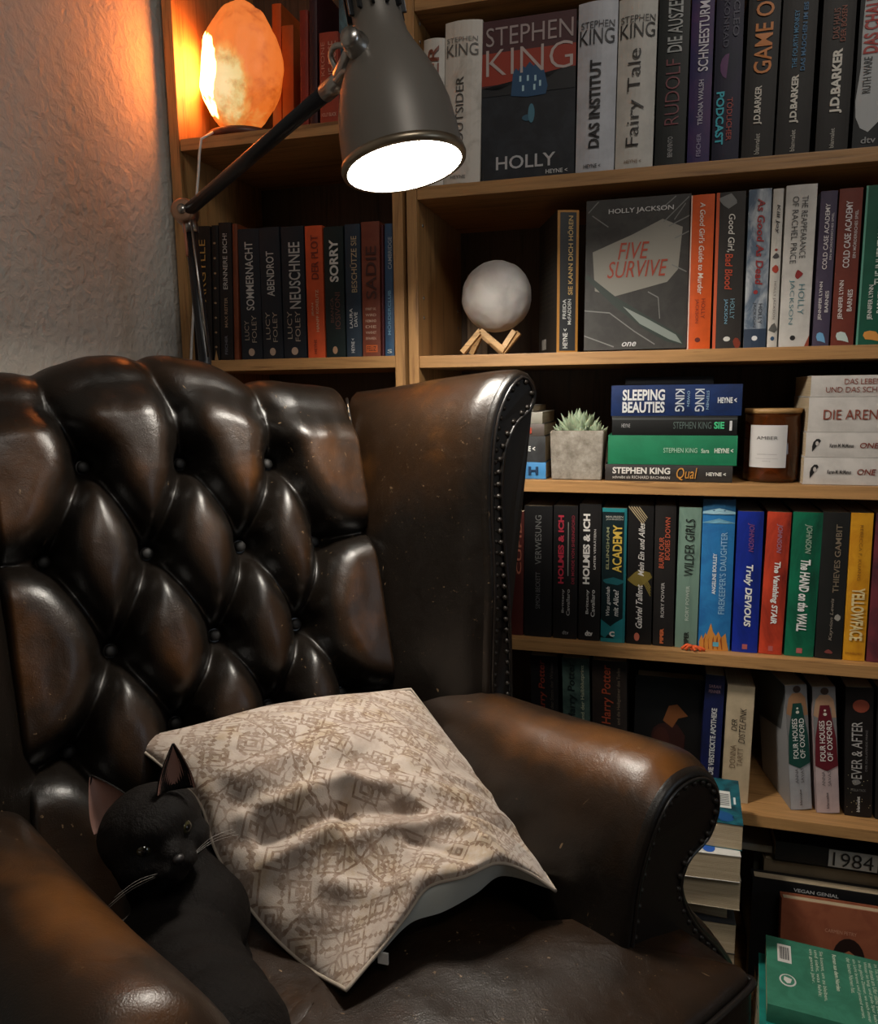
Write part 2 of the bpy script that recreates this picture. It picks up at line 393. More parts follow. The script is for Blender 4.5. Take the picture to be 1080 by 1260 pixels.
# ---------------------------------------------------------------- top shelf, right case
Yr = 1.170; G1 = 'books upright on the top shelf of the right bookcase'
Wb = bookmat((212, 206, 196)); Wg = bookmat((192, 194, 200))
stand('white hardcover with brown lettering, first on the top shelf, half behind lamp shade', 520, 545.5, 51, Z1, Yr, Wb,
      [T('LATER', .25, .78, .42, .95, (120, 60, 40))], xt=521.5, hard=True, bulge=.005, group=G1)
stand('cream hardcover with faint bare twigs on its spine, left of the front-facing night house cover', 546, 590.5, 31, Z1, Yr, bookmat((205, 198, 188), (150, 142, 130), 6, lo=.5, hi=.75),
      [T('STEPHEN', .06, .9, .87, .90, (110, 105, 100), 'h', bold=0), T('KING', .06, .92, .785, .86, (90, 85, 80), 'h', bold=0),
       T('OUTSIDER', .33, .55, .25, .66, (70, 66, 62), bold=0), T('HEYNE', .2, .62, .03, .05, (90, 85, 80), 'h')], xt=548, hard=True, bulge=.006, group=G1)
G0 = [(0, .78), (.05, .80)]
hol = [Pp(rect(0, 1, .56, 1), (70, 34, 38)), Pp(rect(0, 1, .60, .80), (150, 52, 34), e=.0006), Pp([(0, .585), (0, .53), (1, .53), (1, .66), (.9, .66), (.8, .64), (.72, .61), (.6, .62), (.5, .6), (.35, .6), (.2, .565), (.1, .57)], (26, 28, 32), e=.0008),
       Pp([(.32, .52), (.34, .66), (.37, .69), (.4, .67), (.43, .71), (.47, .685), (.52, .72), (.56, .69), (.6, .71), (.64, .675), (.67, .66), (.71, .56), (.69, .51), (.5, .505)], (34, 74, 110), e=.001),
       Pp(ell(.54, .4, .035, .06), (70, 120, 140), e=.0012), Pp(ell(.5, .375, .06, .02), (46, 88, 110), e=.0010)]
for (wx, wy) in ((.42, .62), (.5, .62), (.58, .615), (.45, .56), (.57, .56), (.63, .58)): hol.append(Pp(rect(wx-.011, wx+.011, wy-.018, wy+.018, 2), (170, 205, 215), e=.0013))
for it in hol: it[3]['face'] = 'F'
facing('dark hardcover shown from the front, blue house at night under a red sky', 592.5, 706, 20, Z1, Yr, bookmat((34, 37, 42), (44, 48, 54)),
       hol+[T('STEPHEN', .05, .97, .84, .955, (165, 150, 148), 'h', face='F', bold=-.004), T('KING', .05, .97, .655, .82, (185, 170, 165), 'h', face='F', bold=-.012),
            T('HOLLY', .16, .80, .06, .145, (180, 180, 182), 'h', face='F'), T('HEYNE <', .7, .93, .012, .038, (200, 200, 200), 'h', face='F')], group=G1, lean=R(-1), thick=.035, hard=True)
stand('pale grey hardcover with bold black capitals, right of the front-facing night house cover', 707.5, 755, 7, Z1, Yr, Wg,
      [T('STEPHEN', .08, .93, .845, .885, (60, 60, 66), 'h', bold=0), T('KING', .05, .93, .75, .84, (40, 40, 44), 'h', bold=0),
       T('DAS INSTITUT', .33, .62, .14, .66, (34, 32, 34), bold=.03), T('HEYNE <', .22, .66, .022, .045, (60, 60, 60), 'h')], xt=712, hard=True, bulge=.006, group=G1)
stand('ivory hardcover with tall thin black title, right of the pale grey hardcover', 756, 802.5, 2, Z1, Yr, bookmat((204, 200, 192)),
      [T('STEPHEN', .06, .95, .855, .895, (70, 68, 66), 'h', bold=0), T('KING', .05, .95, .765, .85, (50, 48, 46), 'h', bold=0),
       T('Fairy Tale', .28, .72, .13, .70, (42, 38, 36), bold=-.005), T('HEYNE <', .25, .7, .03, .05, (140, 120, 100), 'h')], xt=762, hard=True, bulge=.006, group=G1)
stand('black green hardcover with thin rose outline lettering, right of the two white hardcovers', 804.5, 842, -6, Z1, Yr, bookmat((26, 30, 29)),
      [T('DIE AUSZEIT', .3, .78, .66, 1.0, (170, 172, 170)), T('RUDOLF', .28, .75, .24, .62, (120, 62, 68), bold=-.01), T('BENEVENTO', .42, .58, .05, .17, (150, 150, 150))], xt=811.5, group=G1)
stand('purple paperback with white capitals, the only purple spine on the top shelf', 844.5, 872, -4, Z1, Yr, bookmat((44, 36, 84), (78, 44, 92), 3),
      [T('SCHNEESTURM', .35, .8, .55, .96, (215, 210, 220)), T('TRÍONA WALSH', .36, .64, .23, .50, (190, 185, 200)), T('FISCHER', .4, .6, .04, .18, (150, 140, 170))], xt=851.5, group=G1)
stand('navy paperback with turquoise and red titles running down beside the purple spine', 874.5, 908, -6, Z1, Yr, bookmat((20, 22, 44), (34, 26, 56), 3),
      [T('CLEO', .62, .85, .74, .95, (60, 58, 78), 'down'), T('KONRAD', .28, .48, .68, .96, (60, 58, 78), 'down'), Pp([(.5+.3*math.cos(a*.5), .57+.075*math.sin(a*.5)) for a in range(3, 10)], (92, 44, 96)),
       T('PODCAST', .1, .4, .10, .42, (60, 178, 196), 'down', bold=.03), T('TÖDLICHER', .5, .75, .12, .38, (160, 60, 52), 'down')], xt=882, group=G1)
stand('dark brown paperback with large orange gold capitals at its top', 911, 950, -12, Z1, Yr, BLK2,
      [T('GAME ON', .24, .80, .50, 1.0, (206, 126, 58), bold=.01), T('J.D.BARKER', .33, .60, .20, .43, (215, 208, 196), bold=.03), T('blanvalet', .4, .56, .02, .145, (170, 165, 155))], xt=922, group=G1)
stand('dark brown paperback with a blurred blue subtitle, second of the three alike', 952.5, 995, -14, Z1, Yr, BLK2,
      [T('THE FOURTH MONKEY', .34, .48, .52, .86, (52, 120, 160)), T('DAS MÄDCHEN IM EIS', .56, .72, .5, .9, (38, 98, 140), bold=.02), T('J.D.BARKER', .36, .62, .19, .48, (220, 214, 202), bold=.04), T('blanvalet', .42, .56, .02, .15, (170, 165, 155))], xt=964.5, group=G1)
stand('dark brown paperback with rust red brushed title, third of the three alike', 1002, 1042, -16, Z1, Yr, BLK2,
      [T('DAS HAUS', .32, .52, .68, .86, (120, 56, 34)), T('DER BÖSEN', .52, .72, .66, .87, (130, 60, 34)), T('J.D.BARKER', .36, .74, .23, .62, (224, 218, 206), bold=.04), T('blanvalet', .42, .56, .02, .14, (170, 165, 155))], xt=1014.5, group=G1)
stand('black paperback with a smoky white patch and red title, rightmost on the top shelf', 1047, 1088, -18, Z1, Yr, bookmat((30, 33, 34)),
      [Pp([(.05, .2), (.02, .3), (.12, .5), (.1, .7), (.14, .95), (.95, .97), (.98, .6), (.95, .3), (.75, .16), (.45, .10), (.2, .13)], (178, 180, 180)),
       T('RUTH WARE', .2, .45, .34, .56, (60, 60, 60), bold=.01), T('DAS CHALET', .15, .6, .58, .97, (172, 52, 44), bold=.03), T('dtv', .25, .7, .03, .07, (150, 150, 150), 'h')], xt=1060, group=G1)

# ---------------------------------------------------------------- middle shelf, right case
G2 = 'books upright on the middle shelf of the right bookcase'
st = stand('black paperback with yellow border, turned aslant beside the moon lamp', 685, 711.5, 262, Z2, 1.185, bookmat((38, 40, 42)),
      [Pp(rect(0, 1, 0, 1), (176, 122, 50)), Pp(rect(.12, .88, .012, .985), (40, 42, 44), e=.0006), T('SIE KANN DICH HÖREN', .46, .72, .41, .96, (205, 170, 110)), T('FREIDA', .26, .42, .24, .38, (205, 205, 200)), T('McFADDEN', .5, .66, .2, .38, (205, 205, 200)),
       T('HEYNE <', .28, .5, .03, .17, (220, 220, 215)), Pp(rect(0, 1, 0, 1), (40, 38, 36), face='B')]+
       [T('wenn sie dich hort ist es', .1+.05*0, .9-.05*(i%3), .90-.038*i, .925-.038*i, (96, 84, 66), 'h', face='B', bold=-.01) for i in range(16)]+[Pp(rect(.2, .45, .04, .12), (150, 150, 146), face='B', e=.0008)],
      xt=686.5, group=G2, rz=21, D=.12)
st.location.y = 1.175
fs = [Pp([(.10, .40), (.07, .66), (.45, .76), (.74, .85), (.93, .79), (.90, .52), (.80, .44), (.3, .36)], (138, 134, 124)),
      Pp([(.0, .49), (.02, .515), (.30, .36), (.62, .22), (.96, .08), (.97, .02), (.80, .05), (.6, .13), (.3, .29)], (40, 52, 46), e=.0006), Pp([(.38, .29), (.6, .21), (.9, .09), (.96, .03), (.84, .06), (.55, .17)], (130, 138, 132), e=.0008)]
for (a, b, c, d) in ((.02, .92, .12, .99), (.06, .9, .22, .82), (.0, .27, .25, .25), (.25, .25, .5, .12), (.75, .83, .98, .98), (.8, .8, .99, .86), (.86, .72, .99, .76), (.7, .9, .86, .99), (.62, .38, .72, .34), (.72, .34, .74, .2), (.0, .1, .3, .02), (.84, .55, .98, .5), (.5, .12, .7, .03), (.85, .84, .95, .94)):
    dx, dy = (b-d), (c-a); l = math.hypot(dx, dy); dx, dy = dx/l*.004, dy/l*.004
    fs.append(Pp([(a+dx, b+dy), (c+dx, d+dy), (c-dx, d-dy), (a-dx, b-dy)], (118, 118, 114), e=.0005))
for it in fs: it[3]['face'] = 'F'
facing('dark grey cover shown from the front, cracked glass and a torn note with red title', 718, 843.5, 244, Z2, 1.172, bookmat((62, 60, 57), (52, 50, 48)),
       fs+[T('HOLLY JACKSON', .22, .84, .895, .935, (205, 203, 200), 'h', face='F', bold=.01), T('FIVE', .32, .62, .60, .71, (160, 58, 34), 'h', face='F', shear=.25, bold=0), T('SURVIVE', .22, .80, .48, .59, (160, 58, 34), 'h', face='F', shear=.25, bold=0),
           T('one', .38, .52, .02, .05, (205, 205, 205), 'h', face='F', shear=.3)], group=G2, lean=R(-1.5), thick=.03)
MB = dict(bold=.01, shear=.15)
stand('bright orange paperback with white curly title, right of the cracked glass cover', 844.5, 873, 241, Z2, Yr, bookmat((216, 88, 28)),
      [Pp(rect(0, .05, 0, 1), (226, 196, 180)), T("A Good Girl's Guide to Murder", .38, .62, .36, .95, (232, 218, 205), 'down', **MB), T('HOLLY', .56, .74, .2, .33, (130, 40, 20), 'down', bold=0), T('JACKSON', .28, .46, .17, .33, (130, 40, 20), 'down', bold=0), Pp(ell(.45, .06, .12, .016), (96, 28, 16))], xt=850.5, group=G2)
stand('charcoal paperback with orange left edge and half orange title', 875.5, 911, 238, Z2, Yr, bookmat((50, 46, 43)),
      [Pp(rect(0, .11, 0, 1), (202, 84, 40)), T('Good Girl,', .4, .66, .62, .86, (220, 214, 205), 'down', **MB), T('Bad Blood', .36, .62, .38, .61, (190, 74, 44), 'down', **MB), T('HOLLY', .58, .74, .19, .32, (120, 160, 175), 'down', bold=0), T('JACKSON', .36, .5, .16, .32, (130, 180, 205), 'down', bold=0),
       Pp(ell(.5, .06, .12, .016), (215, 212, 205)), Pp(ell(.42, .945, .3, .04, wob=.3), (120, 120, 118)), Pp(ell(.85, .03, .12, .03, wob=.3), (130, 50, 30))], xt=881.5, group=G2)
stand('grey blue marbled paperback with dark red curly title', 914, 941.5, 234, Z2, Yr, bookmat((88, 104, 122), (182, 186, 190), 5, stretch=(2, 2, 1)),
      [T('As Good As Dead', .4, .74, .40, .94, (150, 44, 44), 'down', bold=.02, shear=.15), Pp(ell(.45, .355, .1, .014), (150, 44, 44)), T('HOLLY', .6, .78, .15, .28, (44, 44, 52), 'down', bold=0), T('JACKSON', .34, .5, .13, .29, (44, 44, 52), 'down', bold=0), Pp(ell(.48, .06, .13, .016), (225, 225, 225)), Pp(rect(0, 1, 0, .12), (44, 58, 78), e=.0003)], xt=921.5, group=G2)
stand('slim off-white paperback with black brush title and small red splash', 942.8, 955.5, 233, Z2, Yr, bookmat((206, 200, 190)),
      [T('Kill Joy', .3, .72, .72, .90, (40, 36, 36), 'down', **MB), Pp(ell(.5, .5, .28, .022, wob=.35), (176, 58, 36)), Pp(ell(.5, .62, .14, .008), (160, 50, 40)), Pp(ell(.5, .58, .3, .015, wob=.4), (70, 66, 66)), T('HOLLY JACKSON', .36, .66, .18, .42, (110, 100, 96), 'down', bold=0), Pp(ell(.5, .12, .4, .03, wob=.35), (90, 88, 84)), Pp(ell(.5, .055, .2, .014), (50, 80, 110))], xt=951.5, group=G2)
stand('wide off-white paperback with thin black title and teal author name', 957, 994.5, 229, Z2, Yr, bookmat((204, 199, 192)),
      [T('THE REAPPEARANCE', .52, .72, .55, .93, (40, 38, 38), 'down', bold=-.005), T('OF RACHEL PRICE', .22, .42, .52, .93, (40, 38, 38), 'down', bold=-.005), Pp(ell(.52, .455, .12, .025, wob=.4), (140, 34, 32)), T('HOLLY', .56, .76, .2, .39, (76, 124, 132), 'down', bold=-.005), T('JACKSON', .24, .42, .14, .42, (76, 124, 132), 'down', bold=-.005), Pp(ell(.45, .055, .09, .016), (30, 30, 30)), Pp([(.85, 0), (1, 0), (1, .07)], (150, 66, 44))], xt=967.5, group=G2)
for lab, a, b, t, xt_, c1, drop in (('muted violet paperback with white title and blue drop emblem', 998.5, 1019, 236, 1010, (74, 64, 84), (110, 165, 205)), ('rust red paperback with white title and pale drop emblem', 1021, 1049.5, 233, 1033, (112, 50, 38), (190, 205, 200))):
    stand(lab, a, b, t, Z2, Yr, bookmat(c1), [T('COLD CASE ACADEMY', .3, .58, .5, .92, (208, 200, 200)), T('EIN MÖRDERISCHES SPIEL', .68, .84, .56, .86, (190, 182, 180)), T('JENNIFER LYNN', .22, .46, .17, .42, (215, 208, 205)), T('BARNES', .6, .82, .22, .36, (215, 208, 205)),
          Pp([(.2, .06), (.24, .082), (.4, .09), (.6, .082), (.72, .05), (.78, .018), (.5, .03), (.28, .035)], drop)], xt=xt_, group=G2)
stand('dark green paperback with orange drop emblem, rightmost on the middle shelf', 1052, 1092, 229, Z2, Yr, bookmat((22, 84, 64)),
      [T('THE INHERITANCE GAMES', .42, .74, .38, .95, (190, 200, 190)), T('JENNIFER LYNN', .28, .46, .16, .38, (215, 215, 208)), T('BARNES', .56, .72, .2, .34, (215, 215, 208)), Pp([(.2, .06), (.24, .082), (.4, .09), (.6, .082), (.72, .05), (.78, .018), (.5, .03), (.28, .035)], (206, 140, 62)), Pp(rect(0, .06, 0, 1), (90, 150, 130))], xt=1066, group=G2)

# ---------------------------------------------------------------- lower book row of the right case
G4 = 'books upright on the fourth shelf of the right bookcase'; Y4 = 1.180
stand('dark red spine almost hidden behind the armchair wing', 626, 643.5, 629, Z4, Y4, bookmat((70, 26, 22)), [T('CUPID', .5, .85, .5, .93, (150, 90, 70))], xt=627, group=G4)
stand('black spine with thin grey title, next to the dark red one by the wing', 644.5, 678.5, 622, Z4, Y4, bookmat((20, 19, 20)), [T('SIMON BECKETT', .42, .58, .22, .5, (96, 96, 96), bold=0), T('VERWESUNG', .4, .62, .56, .93, (110, 110, 108), bold=0)], xt=645, group=G4, D=.145)
stand('black spine with crimson title and a thin vertical rule', 680, 709.5, 622, Z4, Y4, bookmat((21, 19, 20)), [T('HOLMES & ICH', .2, .44, .42, .93, (160, 40, 58), bold=.04), T('DIE MORDE VON SHERINGFORD', .76, .88, .42, .93, (130, 40, 52)), Pp(rect(.6, .63, .48, .88, 3), (140, 140, 130)),
      T('Brittany', .36, .48, .2, .38, (160, 158, 155)), T('Cavallaro', .56, .7, .18, .38, (160, 158, 155)), T('dtv', .4, .66, .035, .065, (130, 130, 130), 'h')], xt=681, group=G4)
stand('black spine with bold white title, right of the crimson titled one', 711, 737.5, 620, Z4, Y4, bookmat((26, 24, 24)), [T('HOLMES & ICH', .18, .5, .42, .93, (218, 214, 208), bold=.04), T('UNTER VERRÄTERN', .66, .78, .53, .82, (200, 196, 190)), T('Brittany', .34, .5, .2, .38, (190, 188, 184)), T('Cavallaro', .58, .76, .18, .38, (190, 188, 184)), T('dtv', .32, .68, .035, .075, (215, 212, 205), 'h', bold=.04)], xt=713, group=G4)
stand('black and turquoise spine with yellow capitals and turquoise bands', 738.5, 768.5, 625, Z4, Y4, bookmat((14, 34, 38)),
      [Pp(rect(0, 1, .972, 1), (30, 128, 134)), Pp(rect(0, 1, 0, .03), (30, 128, 134)), Pp(rect(.9, 1, 0, 1), (26, 104, 112)), Pp([(0, .05), (0, .17), (.4, .12), (.6, .15), (.95, .19), (.95, .03), (.6, .03), (.3, .06), (.18, .03)], (28, 120, 128)), Pp(ell(.5, .46, .4, .025, wob=.3), (22, 92, 98)),
       T('ELLINGHAM', .18, .3, .55, .86, (150, 150, 110)), T('ACADEMY', .44, .82, .53, .88, (208, 176, 76), bold=.02), T('Was geschah', .2, .4, .2, .42, (206, 206, 202), shear=.2), T('mit Alice?', .5, .72, .2, .40, (206, 206, 202), shear=.2), T('MAUREEN', .15, .85, .93, .945, (170, 170, 160), 'h'), T('JOHNSON', .15, .85, .91, .925, (170, 170, 160), 'h'), T('C', .36, .58, .045, .085, (220, 220, 215), 'h', bold=.06)], xt=741, group=G4)
stand('black spine with golden grass drawing and white handwriting', 770, 801, 622, Z4, Y4, bookmat((22, 20, 20)),
      [T('Gabriel Tallent', .36, .62, .12, .44, (212, 208, 202), shear=.35), T('Mein Ein und Alles', .42, .66, .5, .88, (206, 202, 196), shear=.35), Pp(ell(.5, .48, .38, .045, wob=.5), (118, 102, 44)), Pp(ell(.42, .055, .11, .03), (180, 100, 80))]+
      [Pp([(.0+.1*i, .99), (.03+.1*i, .995), (.6+.04*i, .87+.012*i), (.58+.04*i, .865+.012*i)], (168, 150, 118)) for i in range(5)]+[Pp([(.4+.06*i, .53), (.44+.06*i, .53), (.95, .36+.02*i), (.92, .355+.02*i)], (126, 110, 50), e=.0006) for i in range(4)], xt=773, group=G4)
stand('near black spine with copper red brushed title, left of the sage green one', 802.5, 828, 622, Z4, Y4, bookmat((34, 31, 30)),
      [T('BURN OUR', .22, .46, .56, .78, (176, 84, 58), shear=.1), T('BODIES DOWN', .5, .74, .62, .92, (176, 84, 58), shear=.1), T('RORY POWER', .36, .52, .21, .46, (180, 176, 172), bold=.01), T('PIPER', .34, .52, .02, .13, (190, 100, 60), bold=.05)], xt=806, group=G4)
stand('sage green spine with black brushed capitals', 829.5, 857, 624, Z4, Y4, bookmat((112, 138, 124), (70, 92, 84), 4, stretch=(2, 2, .6), lo=.5, hi=.8),
      [T('WILDER GIRLS', .3, .72, .52, .92, (28, 32, 30), shear=.1, bold=0), T('RORY POWER', .42, .58, .2, .45, (178, 190, 178)), T('PIPER', .4, .62, .02, .12, (28, 34, 30), bold=.03)], xt=835.5, group=G4)
stand('tall sky blue hardcover with orange flames at its foot', 858, 897.5, 614, Z4, Y4, bookmat((42, 118, 176), (36, 100, 158)),
      [Pp(rect(0, 1, .9, 1), (24, 80, 118)), Pp([(.0, .92), (0, .905), (.5, .93), (1, .905), (1, .92), (.5, .945)], (150, 190, 205), e=.0006), Pp([(0, .85), (0, .845), (.5, .87), (1, .845), (1, .85), (.5, .878)], (110, 165, 190), e=.0006),
       Pp([(.05, 0), (.02, .05), (.1, .1), (.15, .07), (.22, .12), (.26, .1), (.38, .185), (.45, .13), (.55, .1), (.62, .13), (.72, .09), (.85, .12), (.9, .06), (.97, .0)], (206, 136, 58)), Pp(rect(.46, .64, .03, .06), (96, 170, 190), e=.0009)]+
      [Pp([(.18+.14*i, .01), (.21+.14*i, .01), (.17+.14*i, .07), (.24+.12*i, .1), (.2+.12*i, .07)], (150, 70, 30), e=.0007) for i in range(5)]+
      [T('ANGELINE BOULLEY', .36, .48, .38, .65, (216, 226, 230), bold=.02), T("FIREKEEPER'S DAUGHTER", .58, .78, .25, .79, (150, 190, 215), bold=0)], xt=865, group=G4, hard=True, bulge=.004, D=.15)
for lab, a, b, t, xt_, c1, c2, ttl, q, nm in (('royal blue spine with white slanted title', 899.5, 931.5, 629, 907.5, (20, 44, 150), (14, 30, 96), 'Truly DEVIOUS', (.19, .63), (120, 70, 120)),
                            ('flame red and brown spine with white slanted title', 932.5, 961.5, 630, 944.5, (196, 66, 40), (88, 24, 20), 'The Vanishing STAIR', (.22, .66), (150, 110, 130)),
                            ('emerald green spine with white slanted title', 964, 1000.5, 630, 976, (12, 104, 74), (10, 52, 38), 'The HAND on the WALL', (.18, .68), (150, 170, 150))):
    stand(lab, a, b, t, Z4, Y4, bookmat(c1, c2, 2, stretch=(1.5, 1.5, .8)), [T('JOHNSON', .4, .66, .72, .92, nm, 'down', shear=.2), T(ttl, .34, .68, q[0], q[1], (226, 226, 222), 'down', shear=.15, bold=.03), Pp(rect(.4, .6, .025, .06), (170, 90, 90))], xt=xt_, group=G4)
stand('black spine with dim bronze lettering, left of the golden yellow one', 1001.5, 1035, 630, Z4, Y4, bookmat((30, 30, 29)), [T('THIEVES GAMBIT', .5, .72, .46, .92, (120, 106, 88), bold=.01), T('Kayvion Lewis', .46, .62, .13, .42, (130, 120, 108), shear=.2), Pp(ell(.75, .29, .1, .022, wob=.3), (150, 146, 138)), Pp(ell(.5, .05, .14, .014, wob=.3), (120, 60, 56))], xt=1012.5, group=G4)
stand('golden yellow spine with pale compressed title', 1036, 1063.5, 631, Z4, Y4, bookmat((206, 146, 32), (190, 126, 22)), [T('REBECCA F. KUANG', .42, .56, .55, .92, (130, 84, 20), 'down', bold=0), T('YELLOWFACE', .22, .82, .14, .5, (218, 196, 140), 'down', bold=.03), T('EICHBORN', .1, .85, .045, .06, (150, 96, 24), 'h')], xt=1047, group=G4)
stand('plum red spine, rightmost on the fourth shelf', 1065, 1092, 632, Z4, Y4, bookmat((104, 44, 52), (40, 30, 38), 4), [], xt=1078, group=G4)

# ---------------------------------------------------------------- row below, right case
G5 = 'books upright on the fifth shelf of the right bookcase'; Y5 = 1.196
stand('dark spine with red storybook lettering, first of three beside the armchair', 655, 688, 806, Z5, Y5, bookmat((26, 23, 23)), [T('Harry Potter', .3, .6, .5, .97, (126, 50, 34), shear=.1), T('und der Stein der Weisen', .72, .84, .5, .95, (70, 62, 56))], group=G5, xt=652)
stand('mottled grey green spine with storybook lettering, second of three beside the armchair', 694, 727, 809, Z5, Y5, bookmat((84, 106, 96), (34, 50, 48), 4), [T('Harry Potter', .2, .55, .5, .97, (24, 36, 36), shear=.1), T('und der Halbblutprinz', .68, .84, .5, .95, (176, 180, 150))], group=G5, xt=691)
stand('dark brown spine with orange red storybook lettering, third of three beside the armchair', 729, 771, 812, Z5, Y5, bookmat((58, 46, 40), (40, 34, 32), 4), [T('Harry Potter', .28, .62, .5, .97, (186, 82, 52), shear=.1), T('und die Heiligtümer des Todes', .72, .84, .5, .95, (130, 110, 90))], group=G5, xt=728)
hb = [Pp(ell(.5, .42, .25, .17, 20, .06), (52, 22, 18), face='F'), Pp([(.42, .6), (.5, .74), (.62, .76), (.78, .66), (.64, .63), (.56, .54)], (132, 78, 40), face='F', e=.0007), Pp(ell(.4, .42, .12, .12), (66, 30, 22), face='F', e=.0006)]
facing('black cover shown from the front with an orange brown bird, beside the storybook spines', 778, 862, 838, Z5, Y5+.02, bookmat((22, 20, 20)), hb, group=G5, lean=R(-3))
stand('dark navy spine with white capitals, left of the cream one', 859, 883, 830, Z5, Y5, bookmat((22, 26, 58), (26, 34, 92), 2), [T('DIE VERSTECKTE APOTHEKE', .4, .68, .2, .74, (206, 206, 206), bold=.03), T('SARAH', .2, .8, .9, .925, (140, 110, 120), 'h'), T('PENNER', .2, .8, .86, .885, (140, 110, 120), 'h')], xt=868, group=G5)
stand('cream spine with handwritten black title, left of the gap', 886.5, 920, 843, Z5, Y5-.003, bookmat((196, 176, 146)), [T('DER', .22, .42, .62, .72, (50, 42, 36), shear=.2, bold=0), T('DISTELFINK', .5, .74, .52, .82, (50, 42, 36), shear=.25, bold=-.005), T('DONNA', .22, .44, .3, .5, (120, 98, 76), bold=0), T('TARTT', .5, .7, .32, .48, (120, 98, 76), bold=0)], xt=895, group=G5)
for k, (lab, a, b, t, xt_, c1, mid, skin) in enumerate((('silver grey spine with dark green gown figure, cover turned to the gap', 972, 1000, 841, 963.5, (164, 164, 168), (18, 66, 58), (150, 110, 78)), ('pale pink spine with dark red gown figure', 1004.5, 1033.5, 844, 998, (186, 166, 166), (96, 22, 34), (168, 132, 104)))):
    o = stand(lab, a, b, t, Z5, Y5-.002, bookmat(c1), [Pp(rect(0, 1, .38, 1), (120, 118, 118)), Pp([(.0, .78), (.12, .9), (.3, .94), (.7, .94), (.9, .9), (1, .76), (.8, .76), (.78, .84), (.3, .84), (.2, .76)], skin, e=.0006), Pp(ell(.52, .97, .18, .028), (50, 36, 30), e=.0008),
          Pp([(.0, .38), (.05, .6), (.3, .86), (.7, .86), (.95, .6), (1, .38), (.5, .34)], mid, e=.0007), T('FOUR HOUSES', .22, .46, .42, .74, (226, 224, 218), bold=.01), T('OF OXFORD', .54, .78, .42, .74, (226, 224, 218), bold=.01), Pp(ell(.5, .79, .08, .012), (210, 205, 190), e=.001), Pp(ell(.5, .82, .05, .008), (210, 205, 190), e=.001),
          T('ANNA', .26, .4, .22, .34, (96, 90, 92), bold=0), T('SAVAS', .52, .66, .22, .34, (96, 90, 92), bold=0), T('blanvalet', .42, .52, .04, .17, (60, 56, 58)), Pp(rect(0, 1, 0, 1), (150, 150, 152) if k == 0 else (180, 160, 160), face='B'), Pp([(0, .5), (.3, .7), (.8, .6), (1, .9), (1, 1), (0, 1)], (84, 86, 86), face='B', e=.0007)], xt=xt_, group=G5, rz=12 if k == 0 else 5, D=.125)
stand('black star speckled spine with an orange planet and silver ornate title', 1038.5, 1073, 845, Z5, Y5, bookmat((26, 22, 22)),
      [Pp(ell(.55, .86, .3, .05), (140, 66, 48)), T('EVER & AFTER', .22, .6, .3, .74, (176, 172, 170), bold=0), T('DER SCHLAFENDE PRINZ', .72, .8, .36, .68, (100, 96, 96)), Pp(ell(.4, .27, .14, .022, wob=.3), (120, 118, 116)), T('STELLA TACK', .2, .75, .2, .22, (100, 98, 96), 'h'), T('blanvalet', .42, .54, .04, .16, (210, 208, 205))]+
      [Pp(ell(random.uniform(.05, .95), random.uniform(.02, .35), .015, .003, 6), (190, 180, 140)) for i in range(22)], xt=1040, group=G5)
stand('black spine at the frame edge, rightmost on the fifth shelf', 1076, 1100, 846, Z5, Y5, BLK, [], xt=1079, group=G5)

# ---------------------------------------------------------------- left case, middle row
GL = 'books upright in the left bookcase'; ZL = CAMZ+.0585; YL = 1.170
stand('near black spine with golden title, first behind the lamp arm', 240, 262, 280, ZL, YL, bookmat((28, 22, 20)), [T('ARGYLLE', .4, .75, .44, .9, (176, 130, 66), bold=0), T('TERRY HAYES', .6, .75, .1, .36, (130, 124, 118))], xt=236, group=GL)
stand('slim speckled black spine behind the lamp arm, next to the golden titled one', 263, 271, 278, ZL, YL, bookmat((20, 16, 16)), [Pp(ell(.5, .1+.11*i, .2, .008), (150, 120, 90)) for i in range(8)]+[Pp([(.2, 0), (.8, 0), (.5, .08)], (170, 130, 84))], xt=260, group=GL)
stand('dark brown spine with thin white title, left of the orange edged slim book', 272, 287.5, 275, ZL, YL, bookmat((28, 22, 22)), [T('ERINNERE DICH!', .36, .7, .52, .92, (186, 180, 174), bold=0), T('MAX REITER', .42, .66, .24, .46, (150, 124, 100)), T('FISCHER', .4, .62, .04, .18, (110, 110, 120))], xt=268.5, group=GL)
stand('slim copper brown spine, left of three dark blue capitals spines', 288.5, 294.5, 276, ZL, YL, bookmat((112, 54, 28)), [], xt=285.5, group=GL)
for lab, a, b, t, xt_, ttl, q1 in (('blue black spine with the longest white title, first of three alike', 298, 323.5, 283, 292, 'SOMMERNACHT', .9), ('blue black spine with the shortest white title, second of three alike', 324.5, 349, 281, 318, 'ABENDROT', .82), ('blue black spine with the boldest white title, third of three alike', 350, 377.5, 280, 345, 'NEUSCHNEE', .88)):
    stand(lab, a, b, t, ZL, YL, bookmat((28, 32, 40)), [T(ttl, .34, .72 if ttl != 'NEUSCHNEE' else .84, .38 if ttl != 'ABENDROT' else .48, q1, (178, 176, 172), bold=.01), T('LUCY', .2, .42, .15, .36 if ttl != 'SOMMERNACHT' else .3, (170, 156, 140), bold=-.005), T('FOLEY', .56, .78, .13, .36 if ttl != 'SOMMERNACHT' else .34, (170, 156, 140), bold=-.005), Pp(ell(.5, .055, .15, .03), (176, 150, 130))], xt=xt_, group=GL)
